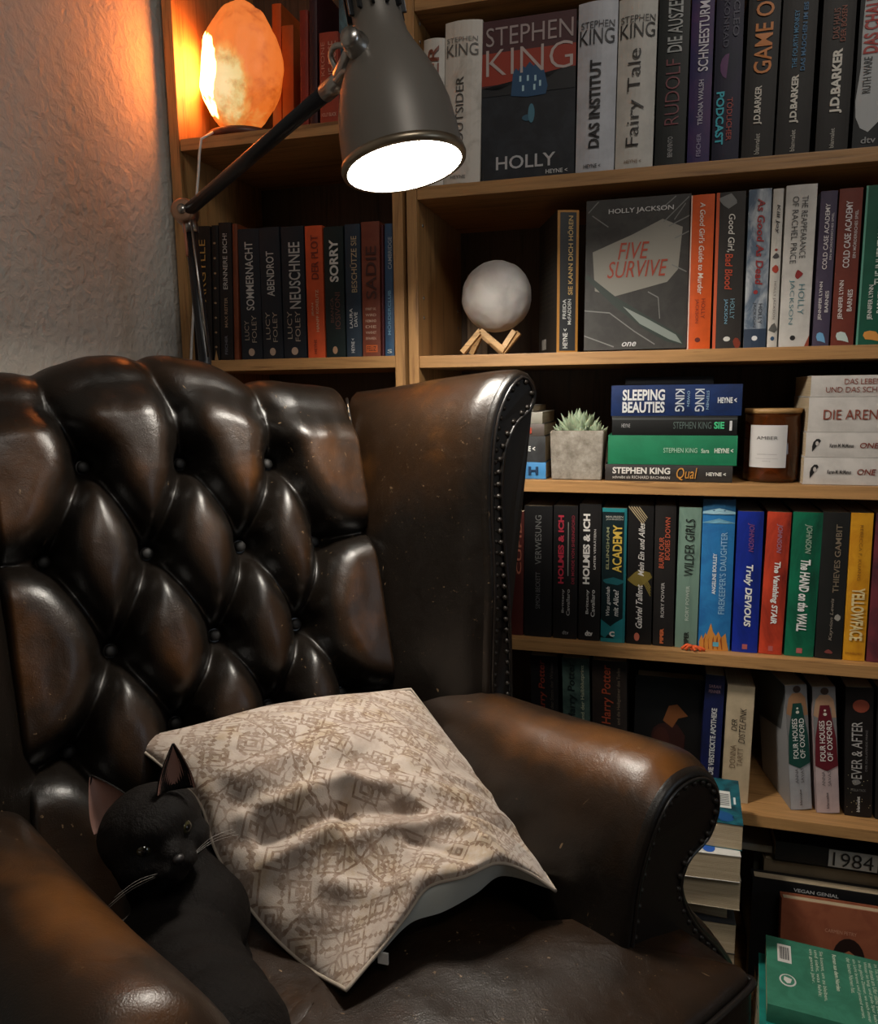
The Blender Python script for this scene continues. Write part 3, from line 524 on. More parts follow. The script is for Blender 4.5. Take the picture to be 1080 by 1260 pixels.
stand('flame orange spine with dark brown title, between dark spines', 379.5, 400.5, 279, ZL, YL, bookmat((208, 84, 44)), [T('DER PLOT', .36, .78, .6, .93, (120, 44, 28), bold=.01), T('JEAN', .3, .44, .32, .42, (206, 170, 140)), T('HANFF KORELITZ', .56, .72, .2, .52, (206, 170, 140)), T('HEYNE', .4, .56, .03, .14, (110, 40, 26))], xt=374.5, group=GL)
stand('dark green spine with bold white title, right of the flame orange one', 402, 425.5, 280, ZL, YL, bookmat((26, 38, 38)), [T('SORRY', .3, .76, .58, .9, (212, 210, 204), bold=.03), T('BIANCA', .3, .46, .27, .46, (110, 70, 60), bold=0), T('IOSIVONI', .54, .8, .22, .5, (110, 70, 60), bold=0), Pp(ell(.48, .055, .13, .03), (180, 140, 110))], xt=397.5, group=GL)
stand('slate blue spine with tan title, left of the copper red one', 427, 445.5, 277, ZL, YL, bookmat((44, 58, 72)), [T('BESCHÜTZE SIE', .36, .8, .49, .91, (182, 160, 126), bold=.005), T('LAURA', .25, .46, .22, .37, (206, 204, 200)), T('DAVE', .56, .78, .23, .34, (206, 204, 200)), T('HEYNE <', .34, .56, .03, .14, (206, 206, 204))], xt=423.5, group=GL)
stand('copper red spine with large dark title and orange publisher box', 446.5, 468.5, 274, ZL, YL, bookmat((124, 66, 48), (104, 50, 38), 3), [T('SADIE', .25, .85, .43, .82, (66, 32, 26), bold=.01)]+[T(s, .2, .8, .345-.044*i, .365-.044*i, (196, 168, 150), 'h') for i, s in enumerate(('STIRBT SIE,', 'WIRD', 'NIEMAND', 'DIE', 'WAHRHEIT', 'ERFAHREN.'))]+[Pp(rect(.2, .85, .03, .085), (196, 96, 44)), T('FELIZ', .26, .78, .04, .075, (60, 30, 24), 'h')], xt=444, group=GL)
stand('thin dark red spine wedged beside the copper red one', 469.5, 473, 277, ZL, YL, bookmat((74, 20, 26)), [], xt=468, group=GL)
stand('blue spine with grey white title, rightmost in the left bookcase', 473.8, 485.3, 276, ZL, YL, bookmat((48, 88, 122), (54, 56, 78), 1), [T('CAMBRIDGE', .4, .8, .66, .9, (150, 158, 168)), T('MÖRDERCLUB', .3, .7, .16, .5, (110, 150, 176)), T('S', .3, .8, .02, .05, (200, 205, 205), 'h')], xt=473, group=GL)

# ---------------------------------------------------------------- left case, top compartment
GT = 'books beside the salt lamp'
def tstand(label, xl, xr, ytop, col, items=(), Y=1.2, D=.13, var=None): return stand(label, xl, xr, ytop, ZL1, Y, bookmat(col, var), list(items), xt=xl-1.5, group=GT, D=D)
tstand('orange spine right behind the salt lamp', 336, 347, 6, (196, 96, 36), Y=1.295, D=.125)
tstand('ochre spine right of the salt lamp', 348, 362, 33, (176, 92, 40), Y=1.285, D=.13)
tstand('deep red spine between the salt lamp and the lamp arm', 370, 380, 14, (134, 44, 30), Y=1.2)
tstand('dark plum tall spine leftmost behind the lamp joint', 381.5, 391, -20, (60, 30, 34), Y=1.2)
tstand('brick red spine with pale lettering behind the lamp joint', 394, 417, 42, (150, 62, 44), [T('THE ROSE', .5, .9, .44, .9, (196, 150, 130), 'up', bold=-.01), T('EINE KRONE', .1, .3, .3, .9, (196, 140, 120), 'up', bold=-.01), T('OF', .3, .6, .3, .36, (206, 170, 150), 'h'), T('HOLLY BLACK', .1, .9, .12, .16, (196, 150, 130), 'h')], Y=1.19)
tstand('misty teal blue tall spine behind the lamp joint', 418, 435, -14, (84, 120, 132), Y=1.2, var=(40, 60, 70))
tstand('dark tall spine behind the lamp shade neck', 437, 452, -14, (34, 34, 40), Y=1.2)
for o in list(C.objects):
    if o.name.startswith('book') and o.parent is None and o.get('category') == 'book': o.rotation_euler = o.rotation_euler

# ================================================================ third shelf: stacks, plant, candle
def rowx(x, y=560, Y=1.172): return at(x, y, Y).x
def rowz(x, y, Y=1.172): return at(x, y, Y).z
G3 = 'books lying in the tall middle stack'
zt = Z3
def stack(specs, z, group, refx):
    for (lab, xa, xb, t, col, items, kw) in specs:
        lying(lab, xa, xb, z+.0004, t, kw.pop('Y', 1.172), bookmat(*col) if isinstance(col, tuple) and isinstance(col[0], tuple) else bookmat(col), items, group=group, **kw); z += t
    return z
t = [rowz(830, y)-CAMZ for y in (591, 570.5, 534, 510, 471.5, 458)]
t = [t[i+1]-t[i] for i in range(5)]
stack([('charcoal book lying at the bottom of the middle stack, white and gold lettering', rowx(745), rowx(902), t[0], (52, 49, 47), [T('STEPHEN KING', .16, .56, .06, .52, (212, 208, 200), bold=.03), T('schreibt als RICHARD BACHMAN', .68, .86, .06, .52, (190, 186, 180)), T('Qual', .14, .92, .57, .73, (200, 140, 60), shear=.2, bold=0), T('HEYNE <', .4, .62, .80, .95, (220, 218, 210), bold=.03)], {}),
       ('bright green book lying in the middle stack, small white lettering', rowx(748, 550), rowx(907, 550), t[1], (32, 122, 84), [T('STEPHEN KING', .42, .58, .44, .70, (170, 205, 180), bold=0), T('Sara', .44, .58, .73, .79, (200, 220, 200)), T('HEYNE <', .42, .58, .83, .97, (215, 225, 210), bold=.03)], {}),
       ('slim black book lying between the green and the blue one', rowx(753, 520), rowx(907, 520), t[2], (20, 21, 21), [T('STEPHEN KING', .3, .66, .5, .8, (84, 100, 96), bold=0), T('SIE', .3, .66, .82, .9, (70, 190, 130), bold=.03), T('|', .25, .75, .94, .96, (200, 200, 200)), Pp(rect(.1, .2, 0, 1), (50, 54, 54)), T('HEYNE', .4, .6, .08, .15, (150, 150, 150))], {}),
       ('deep blue book on top of the middle stack, big white brushed title', rowx(752, 490), rowx(913, 490), t[3], ((20, 46, 96), (16, 30, 64), 3), [T('SLEEPING', .14, .5, .09, .42, (212, 214, 216), bold=.03), T('BEAUTIES', .54, .9, .09, .42, (212, 214, 216), bold=.03), T('KING', .14, .86, .50, .57, (196, 202, 210), 'h'), T('OWEN', .2, .7, .59, .61, (130, 160, 190), 'h'), T('KING', .14, .86, .65, .72, (196, 202, 210), 'h'), T('STEPHEN', .2, .8, .735, .755, (130, 160, 190), 'h'), T('HEYNE <', .42, .6, .82, .96, (215, 218, 220), bold=.03)], dict(hard=False)),
       ('dark book pushed back on top of the blue one', rowx(768, 465), rowx(880, 465), .012, (26, 26, 28), [], dict(Y=1.21))], Z3, G3, 830)
t = [rowz(1020, y)-CAMZ for y in (596, 562.5, 531.5, 488, 461.5)]
t = [t[i+1]-t[i] for i in range(4)]
wx = rowx(987.5, 590)
dropm = [Pp([(.34, .02), (.7, .018), (.76, .03), (.8, .05), (.76, .085), (.6, .11), (.42, .11), (.3, .09), (.28, .06)], (24, 22, 22))]
dropm = [Pp([(.78, .045), (.62, .062), (.5, .08), (.34, .10), (.26, .09), (.26, .07), (.38, .05), (.56, .042)], (24, 22, 22)), Pp(ell(.44, .075, .09, .011), (180, 172, 165), e=.0007)]
WH = (200, 194, 188)
stack([('white book with black drop emblem, lowest of the white stack', wx, wx+.187, t[0], WH, dropm+[T('Karen M. McManus', .44, .6, .16, .32, (60, 56, 54), bold=.02), T('ONE OF US IS LYING', .4, .62, .36, .9, (120, 50, 36), shear=.15)], {}),
       ('white book with black drop emblem, second from below in the white stack', wx+.001, wx+.188, t[1], WH, dropm+[T('Karen M. McManus', .44, .6, .16, .32, (60, 56, 54), bold=.02), T('ONE OF US IS NEXT', .4, .62, .36, .9, (120, 50, 36), shear=.15)], {}),
       ('thick white book with large rust red capitals in the white stack', wx+.002, wx+.189, t[2], WH, [T('DIE ARENA', .36, .64, .1, .52, (132, 60, 40), bold=0)], {}),
       ('white book with two lines of rust red capitals, top of the white stack', wx+.003, wx+.19, t[3], WH, [T('DAS LEBEN', .16, .42, .22, .46, (132, 60, 40), bold=0), T('UND DAS SCHREIBEN', .54, .8, .1, .6, (132, 60, 40), bold=0)], {})], Z3, 'white books lying in the right stack', 1020)
t = [rowz(650, y)-CAMZ for y in (590, 569.5, 537.5, 522.5, 508, 494)]
t = [t[i+1]-t[i] for i in range(5)]
xe = rowx(671.5, 580)
stack([('light blue book at the bottom of the stack half behind the chair wing', xe-.19, xe, t[0], ((70, 136, 190), (50, 90, 130), 2), [T('MISERY', .35, .7, .62, .8, (150, 180, 205), bold=0), T('H', .25, .75, .86, .94, (24, 50, 80), bold=.04)], {}),
       ('dark book with white publisher lettering in the stack half behind the chair wing', xe-.192, xe-.0012, t[1], ((66, 68, 70), (40, 38, 38), 3), [T('HEYNE <', .38, .58, .76, .92, (220, 220, 215), bold=.03)], {}),
       ('brown grey book with red mark in the stack half behind the chair wing', xe-.192, xe-.003, t[2], (92, 82, 76), [T('H', .3, .8, .84, .9, (170, 60, 40), bold=.03)], {}),
       ('pale grey book in the stack half behind the chair wing', xe-.193, xe-.006, t[3], (150, 146, 134), [], {}),
       ('dull white book on top of the stack half behind the chair wing', xe-.193, xe-.02, t[4]*.6, (120, 116, 108), [], {})], Z3, 'books lying behind the chair wing', 650)

# succulent in a concrete cube
pc = at(709, 588, 1.175); pot = thing('potted_succulent', 'pale green succulent in a square concrete pot beside the middle stack', 'plant', (pc.x, 1.207, Z3+.0003))
s = .0388
bm = bmesh.new()
o_ = [(-s, -s), (s, -s), (s, s), (-s, s)]
def ringv(k, z): return [bm.verts.new((x*k, y*k, z)) for x, y in o_]
rr_ = [ringv(.95, 0), ringv(1.02, .074), ringv(.86, .074), ringv(.84, .06)]
bm.faces.new(rr_[0][::-1]); bm.faces.new(rr_[3])
for a, b in zip(rr_, rr_[1:]):
    for k in range(4): bm.faces.new((a[k], a[(k+1)%4], b[(k+1)%4], b[k]))
bmesh.ops.bevel(bm, geom=bm.edges[:], offset=.0012, segments=2, affect='EDGES')
fromb('pot', bm, concrete(), pot)
box('soil', -s*.82, s*.82, -s*.82, s*.82, .058, .064, plain((.05, .035, .022), .9, name='soil'), pot, 0)
def leafmat():
    m, nt, b = newmat('succulent_leaf'); n = nd(nt, 'ShaderNodeTexNoise', Scale=30.0, Detail=4.0); lk(nt, coords(nt), n.inputs['Vector'])
    lk(nt, ramp(nt, n.outputs[0], [(.3, srgb(112, 134, 106)), (.7, srgb(176, 188, 158))]), b.inputs['Base Color']); b.inputs['Roughness'].default_value = .55; b.inputs['Subsurface Weight'].default_value = .1; b.inputs['Subsurface Scale'].default_value = .004; return m
LEAF = leafmat()
bm = bmesh.new(); L_, n_ = 9, 8
rgs = []
for i in range(L_+1):
    t_ = i/L_; rad = .0064*(math.sin(math.pi*min(1, t_*.82+.10))**.8)*(1-t_**6)+.0002
    rgs.append([bm.verts.new((rad*math.cos(6.2832*k/n_), rad*.55*math.sin(6.2832*k/n_)+.006*t_*t_,   .040*t_)) for k in range(n_)])
for a, b in zip(rgs, rgs[1:]):
    for k in range(n_): bm.faces.new((a[k], a[(k+1)%n_], b[(k+1)%n_], b[k]))
lm = bpy.data.meshes.new('leaf'); bmesh.ops.recalc_face_normals(bm, faces=bm.faces); bm.to_mesh(lm); bm.free(); lm.materials.append(LEAF)
for p_ in lm.polygons: p_.use_smooth = True
for (cx, cy, sc, cnt, tall) in ((0, 0, 1.0, 34, 1), (.024, -.006, .62, 18, .7), (-.022, .008, .6, 16, .7), (.004, -.022, .5, 14, .6)):
    for i in range(cnt):
        a = i*2.39996; til = R(6+60*(i/cnt)**.75)
        o = bpy.data.objects.new('leaf', lm); C.objects.link(o); o.parent = pot
        o.matrix_local = Matrix.Translation((cx+.005*math.cos(a)*sc, cy+.005*math.sin(a)*sc, .062+.002*tall*(1-i/cnt))) @ Matrix.Rotation(a, 4, 'Z') @ Matrix.Rotation(til, 4, 'Y') @ Matrix.Rotation(R(90), 4, 'Z') @ Matrix.Scale(sc*random.uniform(.85, 1.1), 4)

# candle in amber glass
cc = at(951, 590, 1.178); ja = thing('candle_jar', 'amber glass candle jar with white label and thin wooden lid', 'candle', (cc.x, 1.214, Z3+.0003))
def amber():
    m, nt, b = newmat('amber_glass'); b.inputs['Base Color'].default_value = (.30, .085, .02, 1); b.inputs['Transmission Weight'].default_value = .85; b.inputs['Roughness'].default_value = .06; b.inputs['IOR'].default_value = 1.45; return m
rj, hj = .0375, .098
lathe('glass', [(0, 0), (rj-.004, 0), (rj, .004), (rj, hj), (rj-.003, hj), (rj-.003, .006), (0, .006)], amber(), ja)
lathe('wax', [(0, .008), (rj-.0035, .008), (rj-.0035, .07), (0, .068)], plain((.12, .05, .02), .6, name='wax'), ja)
lathe('lid', [(0, hj-.006), (rj-.0045, hj-.006), (rj-.0045, hj+.0005), (rj+.001, hj+.0005), (rj+.001, hj+.007), (0, hj+.007)], plain((.42, .24, .09), .5, name='lid_wood'), ja)
vs = []; fs_ = []; a0 = R(-90-16); wa = R(40)
for i in range(17):
    a = a0-wa+2*wa*i/16
    for z in (.022, .082): vs.append(((rj+.0005)*math.cos(a), (rj+.0005)*math.sin(a), z))
fs_ = [(2*i, 2*i+2, 2*i+3, 2*i+1) for i in range(16)]
lb = frompy('label', vs, fs_, plain(srgb(198, 194, 192), .6, name='label_paper'), ja, True)
def cyltext(s, p0, p1, q0, q1, col, par):
    uv, fs2 = textmesh(s, 0, 0); v2 = []
    for a, b in uv:
        an = a0-wa+2*wa*(p0+a*(p1-p0)); v2.append(((rj+.0009)*math.cos(an), (rj+.0009)*math.sin(an), .022+.06*(q0+b*(q1-q0))))
    return frompy('lettering', v2, fs2, plain(srgb(*col), .6, name='ink'), par)
cyltext('AMBER', .22, .76, .66, .74, (40, 38, 38), ja); cyltext('SCENTED CANDLE', .25, .75, .30, .325, (120, 116, 112), ja); cyltext('natural soy wax', .22, .78, .20, .225, (120, 116, 112), ja); cyltext('220 g', .4, .6, .14, .165, (120, 116, 112), ja)

# moon lamp
mc = at(611, 365, 1.222)
r_m = .0545
ml = thing('moon_lamp', 'white cratered ball lamp on a small zigzag wooden stand', 'lamp', (mc.x, 1.222, Z2))
bm = bmesh.new(); bmesh.ops.create_icosphere(bm, subdivisions=5, radius=r_m)
for v in bm.verts:
    n = v.co.normalized(); h = noise.fractal(n*2.2+Vector((3, 1, 2)), .8, 2.2, 6)*.0010
    v.co += n*h
CR = [(Vector((random.gauss(0,1), random.gauss(0,1), random.gauss(0,1))).normalized(), random.uniform(.05, .22)) for _ in range(70)]
for v in bm.verts:
    n = v.co.normalized()
    for c, rad in CR:
        d = (n-c).length/rad
        if d < 1.3: v.co += n*(-.0007*(1-d*d) if d < 1 else .0003*(1.3-d))
    v.co.z += mc.z-Z2
def moonm():
    m, nt, b = newmat('moon_shell'); n = nd(nt, 'ShaderNodeTexNoise', Scale=22.0, Detail=8.0, Distortion=.6); lk(nt, coords(nt), n.inputs['Vector'])
    lk(nt, ramp(nt, n.outputs[0], [(.35, (.50, .46, .44)), (.62, (.66, .62, .59))]), b.inputs['Base Color']); b.inputs['Roughness'].default_value = .6; bump(nt, b, n.outputs[0], .4, .0015)
    b.inputs['Subsurface Weight'].default_value = .15; b.inputs['Subsurface Scale'].default_value = .01; return m
fromb('ball', bm, moonm(), ml, True)
BEECH = oak('beech_stand', 'x', (.55, .33, .14), (.38, .21, .08))
def bar(name, p, q, wdt, th, mat, par):      # flat bar from p to q, width along y
    p, q = Vector(p), Vector(q); d = (q-p); L = d.length; d.normalize(); n = d.cross(Vector((0,1,0))).normalized()
    bm = bmesh.new(); boxbm(bm, 0, L, -wdt/2, wdt/2, -th/2, th/2, .0008)
    m4 = Matrix.Identity(4)
    for i in range(3): m4[i][0], m4[i][1], m4[i][2], m4[i][3] = d[i], (0,1,0)[i], -n[i], p[i]
    bmesh.ops.transform(bm, matrix=m4, verts=bm.verts); return fromb(name, bm, mat, par)
for (y, pts) in ((-.030, ((-.044, .004), (-.0165, .036), (.021, .007))), (.026, ((-.026, .036), (.002, .006), (.012, .004)))):
    pass
bar('stand_bar', (-.046, -.038, .0048), (-.017, -.038, .037), .012, .008, BEECH, ml)
bar('stand_bar', (-.017, -.038, .037), (.020, -.038, .0062), .012, .008, BEECH, ml)
bar('stand_bar', (.015, -.038, .0048), (.034, -.028, .036), .012, .008, BEECH, ml)
bar('stand_bar', (-.030, .022, .036), (.005, .022, .0048), .012, .008, BEECH, ml)
bar('stand_bar', (-.048, .030, .0048), (-.030, .022, .036), .012, .008, BEECH, ml)
bar('stand_bar', (.034, .010, .036), (.005, .022, .0048), .012, .008, BEECH, ml)
# strip of wood leaning on the back panel behind the moon lamp
tag(box('wood_offcut', at(575, 300, 1.41).x, at(600, 300, 1.41).x, 1.405, 1.42, Z2, Z2+.155, oak('strip_wood', 'z', (.2, .13, .07), (.1, .06, .035))), 'narrow pale wood strip standing behind the moon lamp', 'wood')

# ================================================================ salt lamp
sc_ = at(297, 85, 1.228); sl = thing('salt_lamp', 'glowing orange salt crystal lamp on a dark round base', 'lamp', (sc_.x, 1.228, ZL1+.0004))
def saltm():
    m, nt, b = newmat('glowing_salt'); co = coords(nt)
    n = nd(nt, 'ShaderNodeTexNoise', Scale=16.0, Detail=7.0, Roughness=.62, Distortion=.6); lk(nt, co, n.inputs['Vector'])
    n2 = nd(nt, 'ShaderNodeTexNoise', Scale=22.0, Detail=6.0, Roughness=.7); lk(nt, co, n2.inputs['Vector'])
    def mth(op, a, b_=None, c=None):
        q_ = nt.nodes.new('ShaderNodeMath'); q_.operation = op
        for i, v in enumerate((a, b_, c)):
            if v is None: continue
            if isinstance(v, (int, float)): q_.inputs[i].default_value = v
            else: lk(nt, v, q_.inputs[i])
        return q_.outputs[0]
    sx = nd(nt, 'ShaderNodeSeparateXYZ'); lk(nt, coords(nt), sx.inputs[0])
    # a clear pale window in the middle of the crystal, cloudy orange salt around it
    dx = mth('DIVIDE', mth('ADD', sx.outputs['X'], .004), .042); dz = mth('DIVIDE', mth('SUBTRACT', sx.outputs['Z'], .085), .062)
    dd = mth('SQRT', mth('ADD', mth('MULTIPLY', dx, dx), mth('MULTIPLY', dz, dz)))
    f1 = mth('ADD', dd, mth('MULTIPLY_ADD', n.outputs[0], 1.5, -.75))
    c1 = ramp(nt, f1, [(.0, (.92, .80, .42)), (.62, (.80, .62, .25)), (.78, (.84, .34, .07)), (1.0, (.80, .17, .02))])
    sp = ramp(nt, n2.outputs[0], [(.30, (.30, .13, .04)), (.42, (.80, .70, .55)), (.5, (1, 1, 1))])
    mm = nt.nodes.new('ShaderNodeMix'); mm.data_type = 'RGBA'; mm.blend_type = 'MULTIPLY'; mm.inputs[0].default_value = .8; lk(nt, c1, mm.inputs[6]); lk(nt, sp, mm.inputs[7])
    tc = nt.nodes.new('ShaderNodeTexCoord'); sn = nd(nt, 'ShaderNodeSeparateXYZ'); lk(nt, tc.outputs['Normal'], sn.inputs[0])
    fl = mth('MULTIPLY_ADD', n.outputs[0], .12, mth('MULTIPLY_ADD', sn.outputs['X'], -.72, mth('MULTIPLY', sn.outputs['Y'], -.69))); fl = mth('MINIMUM', mth('MAXIMUM', mth('MULTIPLY', mth('SUBTRACT', fl, .93), 22), 0), 1)
    m2 = nt.nodes.new('ShaderNodeMix'); m2.data_type = 'RGBA'; lk(nt, fl, m2.inputs[0]); lk(nt, mm.outputs[2], m2.inputs[6]); m2.inputs[7].default_value = (56, 14, 2.8, 1)
    col = m2.outputs[2]
    lk(nt, col, b.inputs['Emission Color']); b.inputs['Base Color'].default_value = (.6, .3, .15, 1); b.inputs['Emission Strength'].default_value = .74*SALT_E
    bump(nt, b, n.outputs[0], .5, .004); b.inputs['Roughness'].default_value = .5; return m
bm = bmesh.new(); bmesh.ops.create_icosphere(bm, subdivisions=5, radius=1)
cuts = [(Vector((random.gauss(0,1), random.gauss(0,1), random.gauss(0,.6))).normalized(), random.uniform(.86, .97)) for _ in range(26)]
for v in bm.verts:
    n = v.co.normalized(); p_ = n.copy()
    for c, d in cuts:
        e = p_.dot(c)-d
        if e > 0: p_ -= c*e*.85
    p_ += n*noise.fractal(n*2.5, .8, 2, 4)*.035
    z = p_.z; k = 1-.12*max(0, z)-.16*max(0, -z-.3)
    v.co = Vector((p_.x*.073*k-.002+.004*z, p_.y*.056*k, max(.0165, .119+z*.103)))
fromb('crystal', bm, saltm(), sl, True)
lathe('base', [(0, 0), (.050, 0), (.061, .003), (.063, .008), (.060, .014), (.052, .017), (0, .018)], plain((.12, .035, .02), .45, name='base_wood'), sl)
cw = plain((.75, .70, .64), .4, name='white_cable')
pts = [at(262, 163, 1.17), at(252, 166, 1.158), at(246, 175, 1.152), at(245, 200, 1.152), at(242, 240, 1.152), at(239, 300, 1.152), at(238, 380, 1.152), at(235, 440, 1.152), at(236, 520, 1.152), Vector((-.73, 1.14, .3)), Vector((-.74, 1.12, .005))]
tag(tube('power_cord', pts, .0021, cw, res=60), 'thin white power cord hanging from the salt lamp', 'cord')

# ================================================================ desk lamp on its pole
dl = thing('arm_lamp', 'dark metal jointed arm lamp with bell shade, lit, beside the wall', 'lamp', (-.66, .985, 0))
def L2(v): return Vector(v)-Vector((-.66, .985, 0))
def gun(name, col=(.035, .038, .038), rough=.38, metal=.6): return plain(col, rough, metal, name)
SHADE = gun('shade_metal', (.17, .155, .135), .42, .2); STEEL = plain((.45, .44, .42), .3, 1, 'joint_steel'); DARKM = plain((.02, .021, .024), .35, .4, 'dark_arm')
mouth = at(497, 203, .80)
axis = (Rc*.175-Uc*.95+Fw*.04).normalized()
q = axis.to_track_quat('Z', 'Y').to_matrix().to_4x4()
MM = Matrix.Translation(L2(mouth)) @ q
prof = [(.0620, .002), (.0630, 0), (.0632, -.004), (.0622, -.012), (.0615, -.03), (.0585, -.055), (.0525, -.078), (.0440, -.098), (.0345, -.116), (.0285, -.130), (.0262, -.145), (.0252, -.165), (.0245, -.2), (.023, -.235), (.018, -.242), (0, -.243)]
inn = [(r-.0022, z+.0015) for r, z in prof[:-6]][::-1]
lathe('shade', [(r, z) for r, z in inn]+prof, SHADE, dl, 64, MM)
lathe('rim', [(.0612, .0035), (.0645, .003), (.0655, -.001), (.0645, -.005), (.0630, -.005)], plain((.32, .27, .20), .35, .9, 'rim_metal'), dl, 64, MM)
lathe('bulb', [(0, -.002), (.050, -.003), (.0560, -.005), (.0570, -.011), (.04, -.03), (0, -.034)], emis('lamp_glow', (1, .93, .82), LAMP_E), dl, 48, MM)
# cooling fins along the neck
for k in range(12):
    a = 6.2832*k/12; bm = bmesh.new(); boxbm(bm, .022, .0310, -.0016, .0016, -.238, -.150, .0008)
    bmesh.ops.transform(bm, matrix=MM @ Matrix.Rotation(a, 4, 'Z'), verts=bm.verts); fromb('fin', bm, DARKM, dl)
Jn = at(228, 262, .985); E0 = L2(Jn)
tip = L2(at(433, 60, .775)); e1 = L2(at(408, 108, .815))
tube('upper_arm', [E0+(e1-E0)*.03, e1], .0085, DARKM, dl, 14)
tube('arm_ferrule', [E0+(e1-E0)*.965, e1+(e1-E0)*.075], .0095, STEEL, dl, 16)
tube('bracket', [e1+(e1-E0)*.05, L2(at(417, 92, .80)), L2(at(425, 76, .785)), tip], .0068, STEEL, dl, 12)
tube('clamp_loop', [L2(at(418, 92, .80)), L2(at(407, 70, .80)), L2(at(412, 57, .79)), L2(at(430, 56, .785))], .003, STEEL, dl, 10, 16)
tube('clamp_loop', [L2(at(413, 100, .80)), L2(at(424, 87, .785)), L2(at(432, 92, .78)), L2(at(425, 106, .785))], .003, STEEL, dl, 10, 16)
kn = at(437, 54, .765)
lathe('thumb_screw', [(0, .016), (.009, .015), (.0105, .010), (.0105, .002), (.013, 0), (.013, -.012), (0, -.012)], STEEL, dl, 24, Matrix.Translation(L2(kn)) @ (-Fw*.9-Rc*.35).to_track_quat('Z', 'Y').to_matrix().to_4x4())
tube('lamp_cable', [L2(at(427, -10, .82)), L2(at(428, 20, .825)), L2(at(433, 44, .84)), L2(at(437, 60, .85)), L2(at(437, 82, .85)), L2(at(405, 112, .853)), L2(at(320, 185, .90)), E0+Vector((.01, -.011, .002)), E0+Vector((.004, -.008, -.06))], .0018, plain((.45, .16, .09), .5, name='red_cable'), dl, 8, 60)
# elbow joint
jq = (-Fw).to_track_quat('Z', 'Y').to_matrix().to_4x4()
lathe('joint_disc', [(0, .014), (.013, .014), (.0165, .012), (.0165, -.010), (0, -.010)], plain((.50, .30, .20), .35, .8, 'copper_disc'), dl, 28, Matrix.Translation(E0) @ jq)
lathe('joint_screw', [(0, .0185), (.006, .018), (.0065, .014)], STEEL, dl, 20, Matrix.Translation(E0) @ jq)
lo = L2(at(252, 440, .985))
tube('lower_arm', [E0+Vector((.004, .004, -.012)), lo, Vector((.03, .0, .03))], .0088, DARKM, dl, 14)
tube('tension_rod', [E0+Vector((.016, -.012, -.012)), lo+Vector((.013, -.012, 0))], .0018, STEEL, dl, 8)
tube('collar', [E0+Vector((.004, .002, -.010)), E0+Vector((.0055, .003, -.026))], .0108, STEEL, dl, 14)
lathe('foot', [(0, .03), (.02, .03), (.085, .012), (.09, .002), (.09, 0), (0, 0)], DARKM, dl, 40, Matrix.Translation((.03, .0, .0002)))

# ================================================================ pile of books behind the armchair and books in the lowest compartment
def flat(label, xr, yn, z, W, D, H, col, items=(), rz=0, group=None, var=None, fore=True, hard=False):
    """book lying flat near the pile: right edge xr, near edge yn; fore edge towards the viewer"""
    o = book('book', label, H, D, W, bookmat(col, var), list(items), .001, group, hard)
    # local z (spine length) -> -X, local y (depth) -> -Y (fore edge near), local x (thickness) -> up
    B3 = Matrix(((0,0,-1,0), (0,-1,0,0), (-1,0,0,0), (0,0,0,1)))
    if not fore: B3 = Matrix(((0,0,1,0), (0,1,0,0), (-1,0,0,0), (0,0,0,1)))
    if fore: o.matrix_world = Matrix.Translation((xr, yn, z+H/2)) @ Matrix.Rotation(R(rz), 4, 'Z') @ Matrix.Translation((0, D, 0)) @ B3
    else: o.matrix_world = Matrix.Translation((xr-W, yn, z+H/2)) @ Matrix.Rotation(R(rz), 4, 'Z') @ B3
    return o
GP = 'books piled on the floor behind the armchair'
zs = [CAMZ-v for v in (.571, .608, .646, .690, .700, .728, .775)]
pi_ = [('teal blue cover with white barcode label on top of the floor pile', .119, 1.018, .037, (22, 92, 104), [Pp(rect(.32, .70, .07, .16), (205, 205, 200), face='B')]+[Pp(rect(.37+.04*i, .385+.04*i, .08, .145, 1), (70, 70, 70), face='B', e=.0009) for i in range(7)]+[Pp(rect(.42, .58, .035, .05), (200, 205, 205), face='B'), Pp(ell(.13, .12, .1, .06, wob=.3), (16, 70, 120), face='B')], -2, (12, 50, 60)),
       ('thick pale book with a blue disc on its white cover, second in the floor pile', .117, 1.005, .038, (196, 194, 188), [Pp(ell(.11, .21, .09, .045), (30, 80, 160), face='B')], 3, None),
       ('thick cream paged book, third in the floor pile', .119, 1.01, .044, (170, 160, 140), [], 1, None),
       ('narrow book with short pages, fourth in the floor pile', .106, 1.03, .028, (120, 104, 84), [], -3, None),
       ('dark grey covered book low in the floor pile', .117, 1.02, .045, (48, 50, 54), [], 2, None)]
z = CAMZ-.571
for lab, xr, yn, h, c_, it, rz_, var in pi_:
    z -= h; flat(lab, xr, yn, z+.0002, .19, .125 if 'narrow' not in lab else .105, h-.0004, c_, it, rz_, GP, var)
i = 0
cols = [((60, 62, 66), 'slate grey'), ((120, 104, 84), 'tan'), ((40, 44, 60), 'dark navy'), ((140, 128, 110), 'sand beige'), ((30, 60, 60), 'dark petrol'), ((86, 60, 50), 'russet brown'), ((110, 112, 116), 'mid grey'), ((50, 40, 44), 'aubergine')]
while z > .004:
    h = min(.036 if i % 2 else .044, z-.0002) if z > .05 else z-.0003
    flat(cols[i % 8][0 and 0 or 1] + ' book deep in the hidden lower part of the floor pile, ' + ('upper' if z > .2 else 'lower')+' half', .117+.004*math.sin(i*2), 1.015+.006*math.cos(i*3), z-h+.0002, .19, .125, h-.0004, cols[i % 8][0], (), 2*math.sin(i*5), GP); z -= h; i += 1

